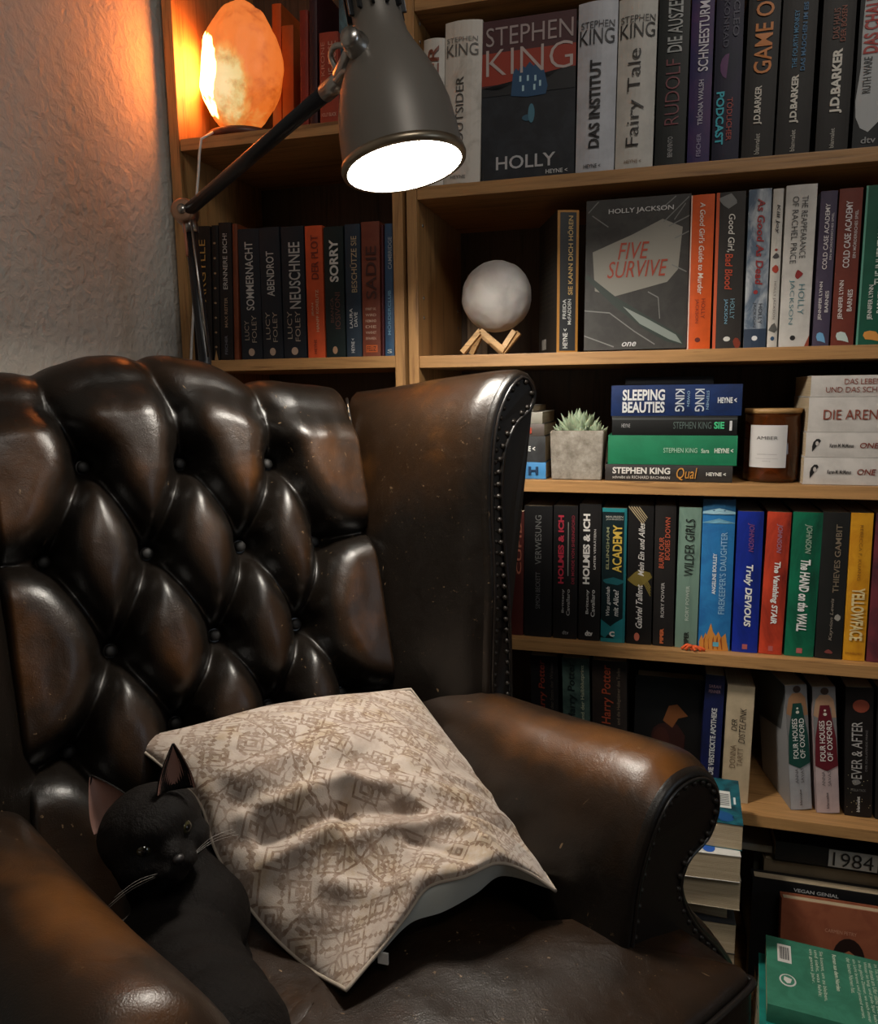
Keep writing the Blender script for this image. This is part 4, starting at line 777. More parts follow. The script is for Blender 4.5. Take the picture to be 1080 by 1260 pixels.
G6 = 'books standing in the lowest compartment of the right bookcase'
def lowbook(label, x0, x1, H, Y, D, col, hard=False):
    o = book('book', label, x1-x0-.0008, D, H, bookmat(col), (), .001, G6, hard); o.location = ((x0+x1)/2, Y, Z6+.0003); return o
x = .165
lows = [('grey green paperback, first of the low row behind the black cookbook', .028, (96, 98, 88)), ('beige paperback in the low row behind the black cookbook', .022, (150, 138, 116)), ('pale yellow paperback in the low row behind the black cookbook', .03, (170, 156, 118)), ('light grey paperback in the low row behind the black cookbook', .024, (150, 150, 146)), ('brown paperback in the low row behind the black cookbook', .032, (96, 76, 58)), ('cream paperback in the low row, furthest right behind the black cookbook', .03, (176, 166, 146))]
for lab, t_, c_ in lows:
    lowbook(lab, x, x+t_, .211+.004*math.sin(x*90), 1.255, .13, c_); x += t_
lx = at(950, 1040, 1.235).x
lying('black book lying on the low row, white box reading 1984 on its spine', lx, lx+.198, Z6+.2155, .031, 1.205, bookmat((24, 24, 25)), [Pp(rect(.04, .96, .38, .72), (178, 176, 170)), T('1984', .12, .86, .41, .69, (30, 30, 30), bold=-.004), T('GEORGE ORWELL', .46, .62, .75, .97, (200, 200, 200), bold=.02)], D=.125, group=G6)
lying('pale slim book lying on the low row beside the black one', lx-.078, lx-.002, Z6+.2155, .012, 1.22, bookmat((150, 144, 130)), [], D=.12, group=G6)
vg = facing('large black cookbook shown from the front with small white capitals', 919, 1098, 1096, Z6, 1.182, bookmat((24, 24, 25)), [T('VEGAN GENIAL', .29, .60, .928, .958, (176, 176, 174), 'h', face='F', bold=.02)], group=G6, lean=R(-2), thick=.024, hard=True)
facing('grey brown hardcover standing right behind the black cookbook', 932, 1092, 1070, Z6, 1.212, bookmat((110, 96, 76)), [], group=G6, lean=R(-1), thick=.026, hard=True)
# brown portrait book
pb = [Pp(ell(.62, .70, .145, .125, 20), (34, 18, 14), face='F'), Pp(ell(.62, .685, .088, .082, 18), (176, 112, 78), face='F', e=.0009), Pp([(.53, .72), (.56, .77), (.68, .77), (.71, .72), (.62, .755)], (34, 18, 14), face='F', e=.0012),
      Pp([(.5, .66), (.46, .4), (.78, .4), (.74, .66), (.71, .62), (.68, .57), (.56, .57), (.53, .62)], (34, 18, 14), face='F', e=.0006)]+[Pp(ell(cx, .70, .033, .02, 12), (26, 14, 12), face='F', e=.0013) for cx in (.58, .66)]+[Pp(ell(cx, .70, .026, .014, 12), (150, 92, 66), face='F', e=.0016) for cx in (.58, .66)]+[Pp(ell(.62, .645, .02, .006, 10), (120, 40, 34), face='F', e=.0013), Pp(rect(.46, .9, .24, .42), (60, 44, 52), face='F', e=.0009)]
b_ = facing('terracotta cover shown from the front with a small portrait of a dark haired woman', 953, 1092, 1130, .012, 1.128, bookmat((150, 88, 62), (136, 76, 54)), pb+[T('CARMEN PETRY', .40, .68, .845, .865, (196, 150, 128), 'h', face='F', bold=-.01)], group='books leaning in front of the low compartment', lean=R(-6), thick=.020, hard=True)
# books lying in front, green back cover uppermost
GF = 'books leaning in front of the low compartment'
gb = [Pp(rect(.06, .26, .74, .90), (200, 196, 190), face='B')]+[Pp(rect(.09, .23, .755+.02*i, .765+.02*i, 1), (60, 60, 60), face='B', e=.0009) for i in range(7)]
fA, fB_ = at(942, 1150, 1.06), at(1086, 1184, 1.045)
Yc = 1.0
while (at(932, 1232, Yc)-fA).length < .135: Yc -= .002
fC = at(932, 1232, Yc)
green = book('book', 'sea green back cover with pale text columns and barcode, foremost lower right', .024, .135, .20, bookmat((58, 122, 98), (48, 106, 84)), (), .001, GF, False)
dm = (.024, .135, .20, .001)
# back cover face B: p to the right seen from outside, q up the spine; text runs across q when the book lies sideways
put_poly(green, dm, rect(.10, .37, .07, .155), (206, 202, 196), 'B')
for i in range(9): put_poly(green, dm, rect(.14, .33, .083+.007*i, .086+.007*i+.002*(i % 2), 1), (60, 60, 60), 'B', e=.0009)
put_poly(green, dm, ell(.62, .125, .085, .05, 18), (206, 202, 196), 'B', 'emblem'); put_poly(green, dm, ell(.62, .125, .07, .041, 18), (58, 122, 98), 'B', 'emblem', e=.0008); put_poly(green, dm, [(.58, .105), (.6, .15), (.66, .14), (.67, .12), (.63, .10)], (206, 202, 196), 'B', 'emblem', e=.0012)
for q_, s_, L_, bd in ((.90, 'Spannend bis zum', .8, .02), (.845, 'letzten Satz!', .62, .02), (.76, 'Ein Dorf am Rand der Zeit, und ein Haus', .86, 0), (.728, 'voller Stimmen, das keiner betritt. Als', .84, 0), (.696, 'der Brief sie findet, bricht die Stille', .86, 0), (.664, 'im Tal, und niemand will mehr wissen,', .82, 0), (.632, 'wer damals am Ufer stand. Doch der', .8, 0), (.600, 'Winter ist lang, und jede Spur kehrt', .84, 0), (.568, 'in das gleiche Zimmer, wo noch immer', .83, 0), (.536, 'ein Licht brennt und jemand wartet,', .8, 0), (.504, 'der keinen Namen hat.', .5, 0), (.42, 'Roman aus dem Norden', .52, .02), (.34, 'Sie kommt, um zu bleiben,', .70, 0), (.308, 'und sieht, was fehlt:', .66, 0), (.276, 'ein ganzes Jahr.', .5, 0)):
    put_text(green, dm, s_, .08, .08+L_, q_-.012, q_+.012, (196, 206, 184), o='h', face='B', bold=bd)
ez = (fB_-fA).normalized(); ey = (fA-fC); ey = (ey-ez*ey.dot(ez)).normalized(); ex = ey.cross(ez).normalized()
m4 = Matrix.Identity(4)
for i in range(3): m4[i][0], m4[i][1], m4[i][2] = ex[i], ey[i], ez[i]
org = fA-ey*.135+ex*.012
m4[0][3], m4[1][3], m4[2][3] = org
green.matrix_world = m4
teal = book('book', 'turquoise book lying beneath the sea green one, lower right', .03, .14, .21, bookmat((20, 120, 108), (16, 96, 90)), (), .001, GF, False)
mt = m4.copy(); o2 = org+ex*.0278-ey*.012-ez*.008
mt[0][3], mt[1][3], mt[2][3] = o2; teal.matrix_world = mt
z = min((teal.matrix_world @ Vector(c_)).z for p_ in teal.children for c_ in p_.bound_box)-.001; i = 0
for nm_, c_ in (('dark brown', (60, 44, 34)), ('off white', (180, 174, 160)), ('steel blue', (60, 84, 110)), ('brick red', (120, 50, 40)), ('black', (24, 24, 26)), ('olive green', (84, 88, 50)), ('sand coloured', (160, 140, 104)), ('violet', (70, 50, 90))):
    h = min(.034, z-.0006)
    if h < .006: break
    flat(nm_+' book lying in the pile beneath the turquoise one', org.x+.212, org.y+.012, z-h+.0002, .205, .13, h-.0004, c_, (), 2, GF, None, False); z -= h

# ================================================================ wing armchair
ub = Vector((math.cos(R(50)), math.sin(R(50)), 0)); fb = Vector((math.sin(R(50)), -math.cos(R(50)), 0))
tl = R(16); wb = Vector((0,0,-1))*math.cos(tl)+fb*math.sin(tl); Nb = fb*math.cos(tl)+Vector((0,0,1))*math.sin(tl)
OB = Vector((-.636, .74, CAMZ-.086))
CH = thing('armchair', 'buttoned brown black leather wing armchair with rolled arms, in the corner', 'armchair', (-.33, .62, 0))
def cl(p): return Vector(p)-Vector((-.33, .62, 0))
def uf(u, f, z): return cl(fb*f+ub*u+Vector((0, 0, CAMZ+z)))
BT = [(-.004, -.008), (.107, -.005), (.220, .002), (-.057, .097), (.054, .101), (.167, .106), (.268, .112), (.000, .207), (.120, .211), (.226, .216), (-.056, .307), (.060, .304), (.174, .310), (.274, .316), (.004, .408), (.120, .412), (.226, .416)]
SEG = []
def seg(a, b): SEG.append((a, b))
row = lambda ids: [BT[i] for i in ids]
rws = [[0,1,2], [3,4,5,6], [7,8,9], [10,11,12,13], [14,15,16]]
for a, b in zip(rws, rws[1:]):
    for i in a:
        for j in b:
            if abs(BT[i][0]-BT[j][0]) < .085: seg(BT[i], BT[j])
def topb(a):
    P = [(-.14, -.108), (-.078, -.117), (-.019, -.127), (.017, -.137), (.087, -.143), (.141, -.134), (.212, -.110), (.292, -.101), (.36, -.092)]
    for (x0, y0), (x1, y1) in zip(P, P[1:]):
        y0 += .008; y1 += .008
        if a <= x1 or (x1, y1) == P[-1]:
            t = max(0, min(1, (a-x0)/(x1-x0))); t = t*t*(3-2*t)*.4+t*.6; return y0+(y1-y0)*t
AL, AR, RT = -.118, .345, .034
seg(BT[0], (-.035, -.07)); seg((-.035, -.07), (-.045, -.115)); seg((-.045, -.115), (-.045, -.24))
seg(BT[1], (.10, -.06)); seg((.10, -.06), (.075, -.13)); seg((.075, -.13), (.07, -.24))
seg(BT[2], (.215, -.06)); seg((.215, -.06), (.20, -.12)); seg((.20, -.12), (.195, -.24))
seg(BT[3], (-.13, .10)); seg(BT[6], (.36, .108)); seg(BT[10], (-.13, .318)); seg(BT[13], (.36, .33))
for b_i, dx in ((14, -.01), (15, 0), (16, 0)): seg(BT[b_i], (BT[b_i][0]+dx, .52))
def dseg(px, py, s):
    (ax, ay), (bx, by) = s; dx, dy = bx-ax, by-ay; l2 = dx*dx+dy*dy
    t = max(0, min(1, ((px-ax)*dx+(py-ay)*dy)/l2)); return math.hypot(px-ax-t*dx, py-ay-t*dy)
import numpy as np
NA, NV = 200, 320
bb = .50-(.50+.24)*np.arange(NV)/(NV-1); aa = AL+(AR-AL)*np.arange(NA)/(NA-1)
Bg, Ag = np.meshgrid(bb, aa, indexing='ij')
acc = np.zeros_like(Ag); KS = .0065
for (ax, ay), (bx, by) in SEG:
    dx, dy = bx-ax, by-ay; l2 = dx*dx+dy*dy
    t = np.clip(((Ag-ax)*dx+(Bg-ay)*dy)/l2, 0, 1); acc += np.exp(-np.hypot(Ag-ax-t*dx, Bg-ay-t*dy)/KS)
Dg = np.maximum(-KS*np.log(acc+1e-9), 0)
Db = np.full_like(Ag, 9.); AN = np.zeros_like(Ag)
for (bx, by) in BT:
    d = np.hypot(Ag-bx, Bg-by); m_ = d < Db; Db[m_] = d[m_]; AN[m_] = np.arctan2(Bg-by, Ag-bx)[m_]
def nss(a, b, x):
    t = np.clip((x-a)/(b-a), 0, 1); return t*t*(3-2*t)
lift = .022*nss(.004, .055, Db)
pad = (1-np.exp(-(Dg/.0105)**1.3))*(.82+.18*nss(.004, .040, Dg))
Hg = lift+(.056-lift)*pad-.020*np.exp(-(Db/.0125)**2)
Hg += .0008*np.cos(22*AN+3*np.sin(AN*3))*np.exp(-((Db-.024)/.008)**2)
for _ in range(2):
    Hs = Hg.copy(); Hs[1:-1, 1:-1] = (Hg[1:-1, 1:-1]*4+Hg[:-2, 1:-1]+Hg[2:, 1:-1]+Hg[1:-1, :-2]+Hg[1:-1, 2:])/8; Hg = Hs
G_, AT_ = [], []
tops = [topb(a) for a in aa]
for i in range(NV):
    b = float(bb[i]); rowp, rowa = [], []
    for j in range(NA):
        a = float(aa[j]); bt = tops[j]; h = float(Hg[i, j])+.0012*noise.noise(Vector((a*50, b*22, 3)))
        e = min(a-AL, AR-a); h *= .35+.65*sstep(0, .022, e); h -= .012*(1-sstep(0, .012, e))
        s0 = bt+RT*.9
        if b >= s0: P_ = OB+ub*a+wb*b; N_ = Nb
        arc = s0-b; h *= 1-.45*sstep(-.05, .01, arc)
        if b < s0:
            mx = RT*math.pi
            c0 = OB+ub*a+wb*s0-Nb*RT
            if arc < mx: th_ = arc/RT; N_ = Nb*math.cos(th_)-wb*math.sin(th_); P_ = c0+N_*RT
            else: N_ = -Nb; P_ = c0-Nb*RT+wb*(arc-mx)
            h *= 1-.55*sstep(0, RT*1.4, arc)
        rowp.append(cl(P_+N_*h))
        rub = sstep(.040, .058, h)*.56+.30*sstep(s0+.03, s0-.01, b)+.14*noise.noise(Vector((a*14, b*9, 7)))-.05
        rub -= .22*sstep(.22, .45, b)
        rowa.append(rub)
    G_.append(rowp); AT_.append(rowa)
gridmesh('tufted_back', G_, LEATHER, CH, AT_)
# back shell behind, closes the rear
sh = []
for (a, b, n_) in ((AL, -.10, -.055), (AR, -.08, -.055), (AR, .62, -.075), (AL, .62, -.075)):
    P_ = OB+ub*a+wb*b; sh.append((cl(P_+Nb*(-.012)), cl(P_+Nb*n_)))
bm = bmesh.new(); F_ = [bm.verts.new(p[0]) for p in sh]; K_ = [bm.verts.new(p[1]) for p in sh]
bm.faces.new(F_); bm.faces.new(K_[::-1])
for k in range(4): bm.faces.new((F_[k], F_[(k+1)%4], K_[(k+1)%4], K_[k]))
fromb('back_shell', bm, PIPING, CH)
# buttons
bm = bmesh.new(); bmesh.ops.create_uvsphere(bm, u_segments=16, v_segments=8, radius=.0070)
for v in bm.verts: v.co.z *= .5
bme = bpy.data.meshes.new('button'); bm.to_mesh(bme); bm.free(); bme.materials.append(plain((.006, .005, .004), .6, name='button_leather'))
for p_ in bme.polygons: p_.use_smooth = True
for q_ in BT:
    o = bpy.data.objects.new('button', bme); C.objects.link(o); o.parent = CH
    o.matrix_local = Matrix.Translation(cl(OB+ub*q_[0]+wb*q_[1]-Nb*.0075)) @ Nb.to_track_quat('Z', 'Y').to_matrix().to_4x4()

def loft(name, stations, ns, nt_, mat, par, rubf, bumpy=.0008):
    cols_ = [catmull(s, nt_) for s in stations]
    G2_ = [[None]*nt_ for _ in range(ns)]
    for j in range(nt_):
        c_ = catmull([cols_[i][j] for i in range(len(stations))], ns)
        for i in range(ns): G2_[i][j] = c_[i]
    A2 = []
    for i in range(ns):
        r2 = []
        for j in range(nt_):
            p = G2_[i][j]; k = noise.noise(p*9)*.004*min(1, i/6)*bumpy/.0008+noise.noise(p*30)*bumpy
            G2_[i][j] = p+Vector((k*.6, -k*.6, k*.5)); r2.append(rubf(i/(ns-1), j/(nt_-1), p))
        A2.append(r2)
    gridmesh(name, G2_, mat, par, A2); return G2_
# --- right wing (u, z) profile at the front, from the inside bottom over the top to the outside
def wing(mir, cu):
    mu = (lambda u: u) if not mir else (lambda u: cu-u)
    front = [(.553, -.58), (.550, -.47), (.549, -.36), (.551, -.21), (.549, -.11), (.556, -.035), (.578, .010), (.601, .027), (.626, .024), (.642, .002), (.634, -.026), (.610, -.045), (.592, -.085), (.592, -.16), (.600, -.26), (.605, -.38), (.607, -.58)]
    back = [(.452, -.58), (.460, -.47), (.470, -.38), (.482, -.22), (.494, -.12), (.503, -.045), (.515, -.005), (.530, .004), (.548, -.002), (.556, -.02), (.550, -.04), (.540, -.06), (.534, -.09), (.534, -.16), (.534, -.26), (.532, -.38), (.53, -.58)]
    def fof(z): return -.992+(-z)*.287
    st_ = []
    for t in (0, .12, .35, .6, .8, .93, 1.0):
        s_ = []
        for k, ((u0, z0_), (u1, z1_)) in enumerate(zip(back, front)):
            tt = sstep(0, 1, t)*.35+t*.65
            u = u0+(u1-u0)*tt; z_ = z0_+(z1_-z0_)*tt
            belly = .012*math.sin(math.pi*t)*(1 if k < 6 else 0)
            ff = (fof(min(z0_, 0)) if k < 8 else fof(-.05)+.02)*(1-t)+(-.742)*t
            # rounded front edge: the inner wall turns outward just before the front
            if k < 8 and t > .9: u += .010*((t-.9)/.1)**2
            s_.append(uf(mu(u-belly), ff, z_))
        st_.append(s_)
    # bulging front roll
    prof_ = [(mu(u+(.010 if k < 8 else 0)), z_) for k, (u, z_) in enumerate(front)]
    G3_ = loft('wing', st_, 60, 90, LEATHER, CH, lambda t, v, p: .0+.52*sstep(.28, .40, v)*(1-sstep(.5, .6, v))*(1-.4*t)+.26*noise.noise(p*5+Vector((2, 0, 5)))-.10*sstep(.8, 1, t))
    front_panel([G3_[-1][j] for j in range(90)], .008, 'wing_front')
    return G3_
nail_me = None
def front_panel(loop, off, nm, nails=True):
    global nail_me
    # loop is an open profile; build an inset, slightly proud leather panel and a row of nail heads
    P = loop; n = len(P); fw = (fb*.97+ub*.1).normalized()
    def inset(k, push):
        out = []
        for i in range(n):
            d = (P[min(i+1, n-1)]-P[max(i-1, 0)]).normalized(); s_ = d.cross(fw).normalized()
            out.append(P[i]+s_*k*sg+fw*push)
        return out
    # choose the side that shrinks the loop
    cen = sum(P, Vector())/n; sg = 1
    sg = 1 if sum(((P[i]+(P[min(i+1, n-1)]-P[max(i-1, 0)]).normalized().cross(fw)*.001-cen).length-(P[i]-cen).length) for i in range(n)) < 0 else -1
    rings_ = [P, inset(.001, .005), inset(.0045, .009), inset(.009, .0085)]
    gridmesh(nm+'_edge', rings_, LEATHER, CH, [[.1]*n]*4)
    bm = bmesh.new(); vs = [bm.verts.new(p) for p in rings_[-1][::2]]
    f = bm.faces.new(vs); bmesh.ops.triangulate(bm, faces=[f], ngon_method='EAR_CLIP'); fromb(nm+'_panel', bm, PIPING, CH)
    tube(nm+'_piping', inset(.0095, .0095), .0022, PIPING, CH, 8)
    if nails:
        if nail_me is None:
            bm = bmesh.new(); bmesh.ops.create_uvsphere(bm, u_segments=10, v_segments=6, radius=.0036); nail_me = bpy.data.meshes.new('nail_head'); bm.to_mesh(nail_me); bm.free()
            nail_me.materials.append(plain((.016, .012, .009), .45, .4, 'aged_brass'))
            for p_ in nail_me.polygons: p_.use_smooth = True
        path = inset(.0135, .0085); acc = 0
        for i in range(1, n):
            acc += (path[i]-path[i-1]).length
            if acc > .0105:
                acc = 0; o = bpy.data.objects.new('nail_head', nail_me); C.objects.link(o); o.parent = CH; o.location = path[i]
CUW = .226*2+.0
wing(False, 0); wing(True, .543)
# --- arms
def arm(mir, cu):
    mu = (lambda u: u) if not mir else (lambda u: cu-u)
    fr = [(.505, -.62), (.512, -.53), (.525, -.45), (.545, -.403), (.572, -.375), (.603, -.366), (.634, -.372), (.656, -.394), (.662, -.428), (.645, -.458), (.612, -.474), (.606, -.495), (.628, -.535), (.672, -.585), (.708, -.64), (.722, -.70), (.722, -.80)]
    st_ = []
    for (f, du, dz, kx) in ((-.985, -.085, -.006, .95), (-.86, -.066, -.006, .96), (-.75, -.048, -.008, .98), (-.62, -.026, -.006, 1), (-.53, -.008, 0, 1), (-.49, -.001, .001, 1), (-.474, 0, -.004, .985), (-.468, 0, -.008, .97)):
        s_ = []
        for k, (u, z_) in enumerate(fr):
            uu = .603+(u-.603)*kx; zz = -.43+(z_+.43)*(kx if k < 12 else 1)
            s_.append(uf(mu(uu)+du*(1.15 if mir else 1)+(.040 if mir else 0), f+(.036 if mir else 0), zz+dz+(.006*sstep(-.9, -.6, -abs(f)) if mir else 0)))
        st_.append(s_)
    G3_ = loft('arm', st_, 70, 100, LEATHER, CH, lambda t, v, p: .10+.66*math.exp(-((v-.33)/.07)**2)*(.25+.75*sstep(.2, .8, t))+.25*noise.noise(p*6), .0010)
    front_panel([G3_[-1][j] for j in range(100)], .010, 'arm_front')
arm(False, 0); arm(True, .632)
# --- seat cushion
OUT = [(.02, -.90), (.45, -.90), (.50, -.60), (.515, -.484), (.595, -.474), (.607, -.46), (.612, -.40), (.595, -.382), (.32, -.366), (.05, -.382), (.026, -.40), (.026, -.46), (.045, -.474), (.125, -.484), (.10, -.62)]
def closedcr(P, n):
    m = len(P); out = []
    for k in range(n):
        s = m*k/n; i = int(s); t = s-i; p0, p1, p2, p3 = [Vector((*P[(i+d) % m], 0)) for d in (-1, 0, 1, 2)]
        out.append(((2*p1)+(p2-p0)*t*.7+(3*(p2-p1)*2-2*(p2-p0)*.7-(p3-p1)*.7)*t*t+(-4*(p2-p1)+(p2-p0)*.7+(p3-p1)*.7)*t*t*t)/2)
    return out
ol = closedcr(OUT, 160); cen = Vector((.315, -.62, 0))
rings_, ats = [], []
for (k, z_) in ((.965, -.685), (.985, -.682), (.999, -.665), (1.004, -.635), (1.004, -.60), (1.0, -.575), (.99, -.561), (.975, -.553), (.95, -.548), (.9, -.543), (.8, -.537), (.7, -.533), (.55, -.530), (.4, -.529), (.25, -.529), (.1, -.529), (.0, -.529)):
    ring = []; ra = []
    for p in ol:
        d = p-cen; L_ = d.length; kk = 1-(1-k)*(1 if k < .94 else .245/max(L_, .1)); q_ = cen+d*max(kk, 0)
        z2 = z_+.006*noise.noise(Vector((q_.x*9, q_.y*9, 1)))+.0022*noise.noise(Vector((q_.x*30, q_.y*14, 1)))
        ring.append(uf(q_.x, q_.y, z2)); ra.append((.42 if z_ > -.56 else .12)+.2*noise.noise(Vector((q_.x*7, q_.y*7, 2))))
    rings_.append(ring+[]); ats.append(ra)
gridmesh('seat_cushion', rings_, LEATHER, CH, ats, closed=True)
pr = [uf(cen.x+(p-cen).x*1.003, cen.y+(p-cen).y*1.003, -.5635) for p in ol]; tube('seat_piping', pr+[pr[0]], .0036, PIPING, CH, 8)
pr = [uf(cen.x+(p-cen).x*1.0, cen.y+(p-cen).y*1.0, -.676) for p in ol]; tube('seat_piping', pr+[pr[0]], .0036, PIPING, CH, 8)
# side seams of the back
for a in (AR-.004, AL+.004): tube('back_seam', [cl(OB+ub*a+wb*b+Nb*.012) for b in [x_*.02-.08 for x_ in range(28)]], .0022, PIPING, CH, 8)
# frame and legs
bm = bmesh.new()
fr_ = [uf(.0, -.93, 0), uf(.50, -.93, 0), uf(.70, -.475, 0), uf(-.06, -.475, 0)]
for z0_, z1_ in ((.20, .348),):
    a_ = [bm.verts.new((p.x, p.y, z0_)) for p in fr_]; b2 = [bm.verts.new((p.x, p.y, z1_)) for p in fr_]
    bm.faces.new(a_); bm.faces.new(b2)
    for k in range(4): bm.faces.new((a_[k], a_[(k+1)%4], b2[(k+1)%4], b2[k]))
fromb('seat_frame', bm, PIPING, CH)
for (u_, f_) in ((.03, -.90), (.47, -.90), (.66, -.51), (-.02, -.51)):
    p = uf(u_, f_, 0); tube('leg', [(p.x, p.y, .205), (p.x, p.y, .1), (p.x+.0, p.y, .0005)], .022, plain((.05, .02, .01), .3, name='leg_wood'), CH, 12, rads=[.03, .024, .018])

# ================================================================ cushion
def W_(x, y, Y): return at(x, y, Y)
def Z_(x, y, z): return atz(x, y, z)
cA, cB, cC, cD = W_(160, 912, .665), W_(505, 848, .86), Z_(683, 1096, -.500), Z_(426, 1218, -.515)
eAB = catmull([cA, W_(245, 893, .70), W_(330, 872, .755), W_(420, 858, .81), cB], 80)
eBC = catmull([cB, W_(548, 905, .86), W_(592, 962, .835), W_(640, 1030, .80), cC], 80)
eDC = catmull([cD, Z_(466, 1170, -.498), Z_(500, 1126, -.478), Z_(526, 1092, -.462), Z_(572, 1078, -.452), Z_(612, 1062, -.450), Z_(650, 1074, -.475), cC], 80)
eAD = catmull([cA, W_(205, 947, .648), W_(246, 988, .635), W_(265, 1045, .62), W_(292, 1095, .61), W_(335, 1150, .60), W_(382, 1192, .59), cD], 80)
NC = 120
def samp(e, t):
    k = t*(len(e)-1); i = min(int(k), len(e)-2); return e[i].lerp(e[i+1], k-i)
cenp = (cA+cB+cC+cD)/4
upn = ((cB-cA).cross(cD-cA)).normalized()
if upn.z < 0: upn = -upn
# fold ridges in cushion space: (x along A->B, y along A->D), width, height
RID = [((.42, .52), (.98, .74), .035, .020), ((.30, .66), (.86, .86), .030, .016), ((.10, .42), (.42, .50), .028, .015), ((.04, .56), (.30, .60), .022, .013), ((.55, .62), (.70, .98), .030, .014), ((.18, .72), (.40, .98), .03, .012), ((.05, .30), (.30, .34), .03, .008), ((.72, .55), (.95, .58), .02, .009),
       ((.36, .60), (.92, .83), .026, -.014), ((.12, .50), (.36, .58), .022, -.016), ((.46, .78), (.60, .98), .02, -.010), ((.02, .22), (.14, .46), .03, -.010)]
def cush(side):
    G3, rr3 = [], []
    for i in range(NC):
        y = i/(NC-1); row = []
        for j in range(NC):
            x = j/(NC-1)
            P = samp(eAB, x)*(1-y)+samp(eDC, x)*y+samp(eAD, y)*(1-x)+samp(eBC, y)*x-(cA*(1-x)*(1-y)+cB*x*(1-y)+cD*(1-x)*y+cC*x*y)
            e = (16*x*(1-x)*y*(1-y)); k = e**.55
            if side > 0:
                h = .052*k
                for (p0, p1, wd, am) in RID:
                    d = dseg(x, y, (p0, p1)); h += .55*am*math.exp(-(d/(wd*1.15))**2)*min(1, e*3)
                h += (.0045*noise.noise(Vector((x*5, y*9, 1)))+.0022*noise.noise(Vector((x*14, y*20, 4))))*min(1, e*4)
                P = P+upn*h
            else:
                P = P-upn*(.034*k+.003*noise.noise(Vector((x*6, y*6, 8)))*k)
                P.z = max(P.z, CAMZ-.535+.012*k)
            row.append(P)
        G3.append(row)
    return G3
def kilim():
    m, nt, b = newmat('faded_rug_print'); uvn = nt.nodes.new('ShaderNodeUVMap')
    def mp(sc, rot=0, loc=(0,0,0)):
        n = nt.nodes.new('ShaderNodeMapping'); n.inputs['Scale'].default_value = sc; n.inputs['Rotation'].default_value = (0, 0, rot); n.inputs['Location'].default_value = loc
        lk(nt, uvn.outputs[0], n.inputs[0]); return n.outputs[0]
    def mth(op, a, b_=None, c=None):
        n = nt.nodes.new('ShaderNodeMath'); n.operation = op
        for i, v in enumerate((a, b_, c)):
            if v is None: continue
            if isinstance(v, (int, float)): n.inputs[i].default_value = v
            else: lk(nt, v, n.inputs[i])
        return n.outputs[0]
    wob = nd(nt, 'ShaderNodeTexNoise', Scale=26.0, Detail=3.0); lk(nt, uvn.outputs[0], wob.inputs['Vector'])
    sp = nt.nodes.new('ShaderNodeSeparateXYZ'); lk(nt, mp((1, 1, 1)), sp.inputs[0])
    wv = mth('MULTIPLY_ADD', wob.outputs[0], .03, -.015)
    X = mth('ADD', sp.outputs[0], wv); Y = mth('ADD', sp.outputs[1], wv)
    def tri(v, f): return mth('ABSOLUTE', mth('SUBTRACT', mth('FRACT', mth('MULTIPLY', v, f)), .5))     # 0..0.5
    def line(v, c, wd): return mth('LESS_THAN', mth('ABSOLUTE', mth('SUBTRACT', v, c)), wd)
    # stepped diamonds
    fx, fy = 2.0, 2.0
    sx_ = mth('SNAP', tri(X, fx), .028); sy_ = mth('SNAP', tri(Y, fy), .028)
    dm_ = mth('ADD', sx_, sy_)
    L = [line(dm_, .12, .012), line(dm_, .22, .010), line(dm_, .33, .016), line(dm_, .40, .010), line(dm_, .52, .014), line(dm_, .66, .012), line(dm_, .80, .016)]
    # medallion rows in bands
    v1 = nd(nt, 'ShaderNodeTexVoronoi', Scale=1.0); v1.distance = 'MANHATTAN'; v1.inputs['Randomness'].default_value = .15; lk(nt, mp((9, 9, 1)), v1.inputs['Vector'])
    L += [line(v1.outputs['Distance'], .22, .05), line(v1.outputs['Distance'], .46, .04)]
    v2 = nd(nt, 'ShaderNodeTexVoronoi', Scale=1.0); v2.feature = 'DISTANCE_TO_EDGE'; lk(nt, mp((30, 24, 1), .6), v2.inputs['Vector'])
    tot = L[0]
    for l_ in L[1:]: tot = mth('MAXIMUM', tot, l_)
    fine = mth('LESS_THAN', v2.outputs['Distance'], .07)
    msk = nd(nt, 'ShaderNodeTexNoise', Scale=7.0, Detail=3.0); lk(nt, uvn.outputs[0], msk.inputs['Vector'])
    fine = mth('MULTIPLY', fine, mth('GREATER_THAN', msk.outputs[0], .50))
    # long border lines
    bx = mth('MAXIMUM', line(X, .30, .004), line(X, .345, .003)); bx = mth('MAXIMUM', bx, line(X, .74, .004)); bx = mth('MAXIMUM', bx, line(Y, .28, .004)); bx = mth('MAXIMUM', bx, line(Y, .72, .004)); bx = mth('MAXIMUM', bx, line(Y, .325, .003))
    tot = mth('MAXIMUM', mth('MULTIPLY', tot, .8), mth('MAXIMUM', mth('MULTIPLY', fine, .6), mth('MULTIPLY', bx, .9)))
    fade = nd(nt, 'ShaderNodeTexNoise', Scale=5.0, Detail=6.0, Roughness=.7); lk(nt, uvn.outputs[0], fade.inputs['Vector'])
    brk = nd(nt, 'ShaderNodeTexNoise', Scale=70.0, Detail=2.0); lk(nt, uvn.outputs[0], brk.inputs['Vector'])
    fac = mth('MULTIPLY', tot, mth('MULTIPLY_ADD', mth('MULTIPLY', fade.outputs[0], brk.outputs[0]), 2.6, .10)); fac = mth('MINIMUM', fac, .85)
    base = ramp(nt, fade.outputs[0], [(.32, srgb(140, 123, 110)), (.5, srgb(170, 156, 144)), (.62, srgb(156, 137, 114)), (.75, srgb(182, 172, 163))])
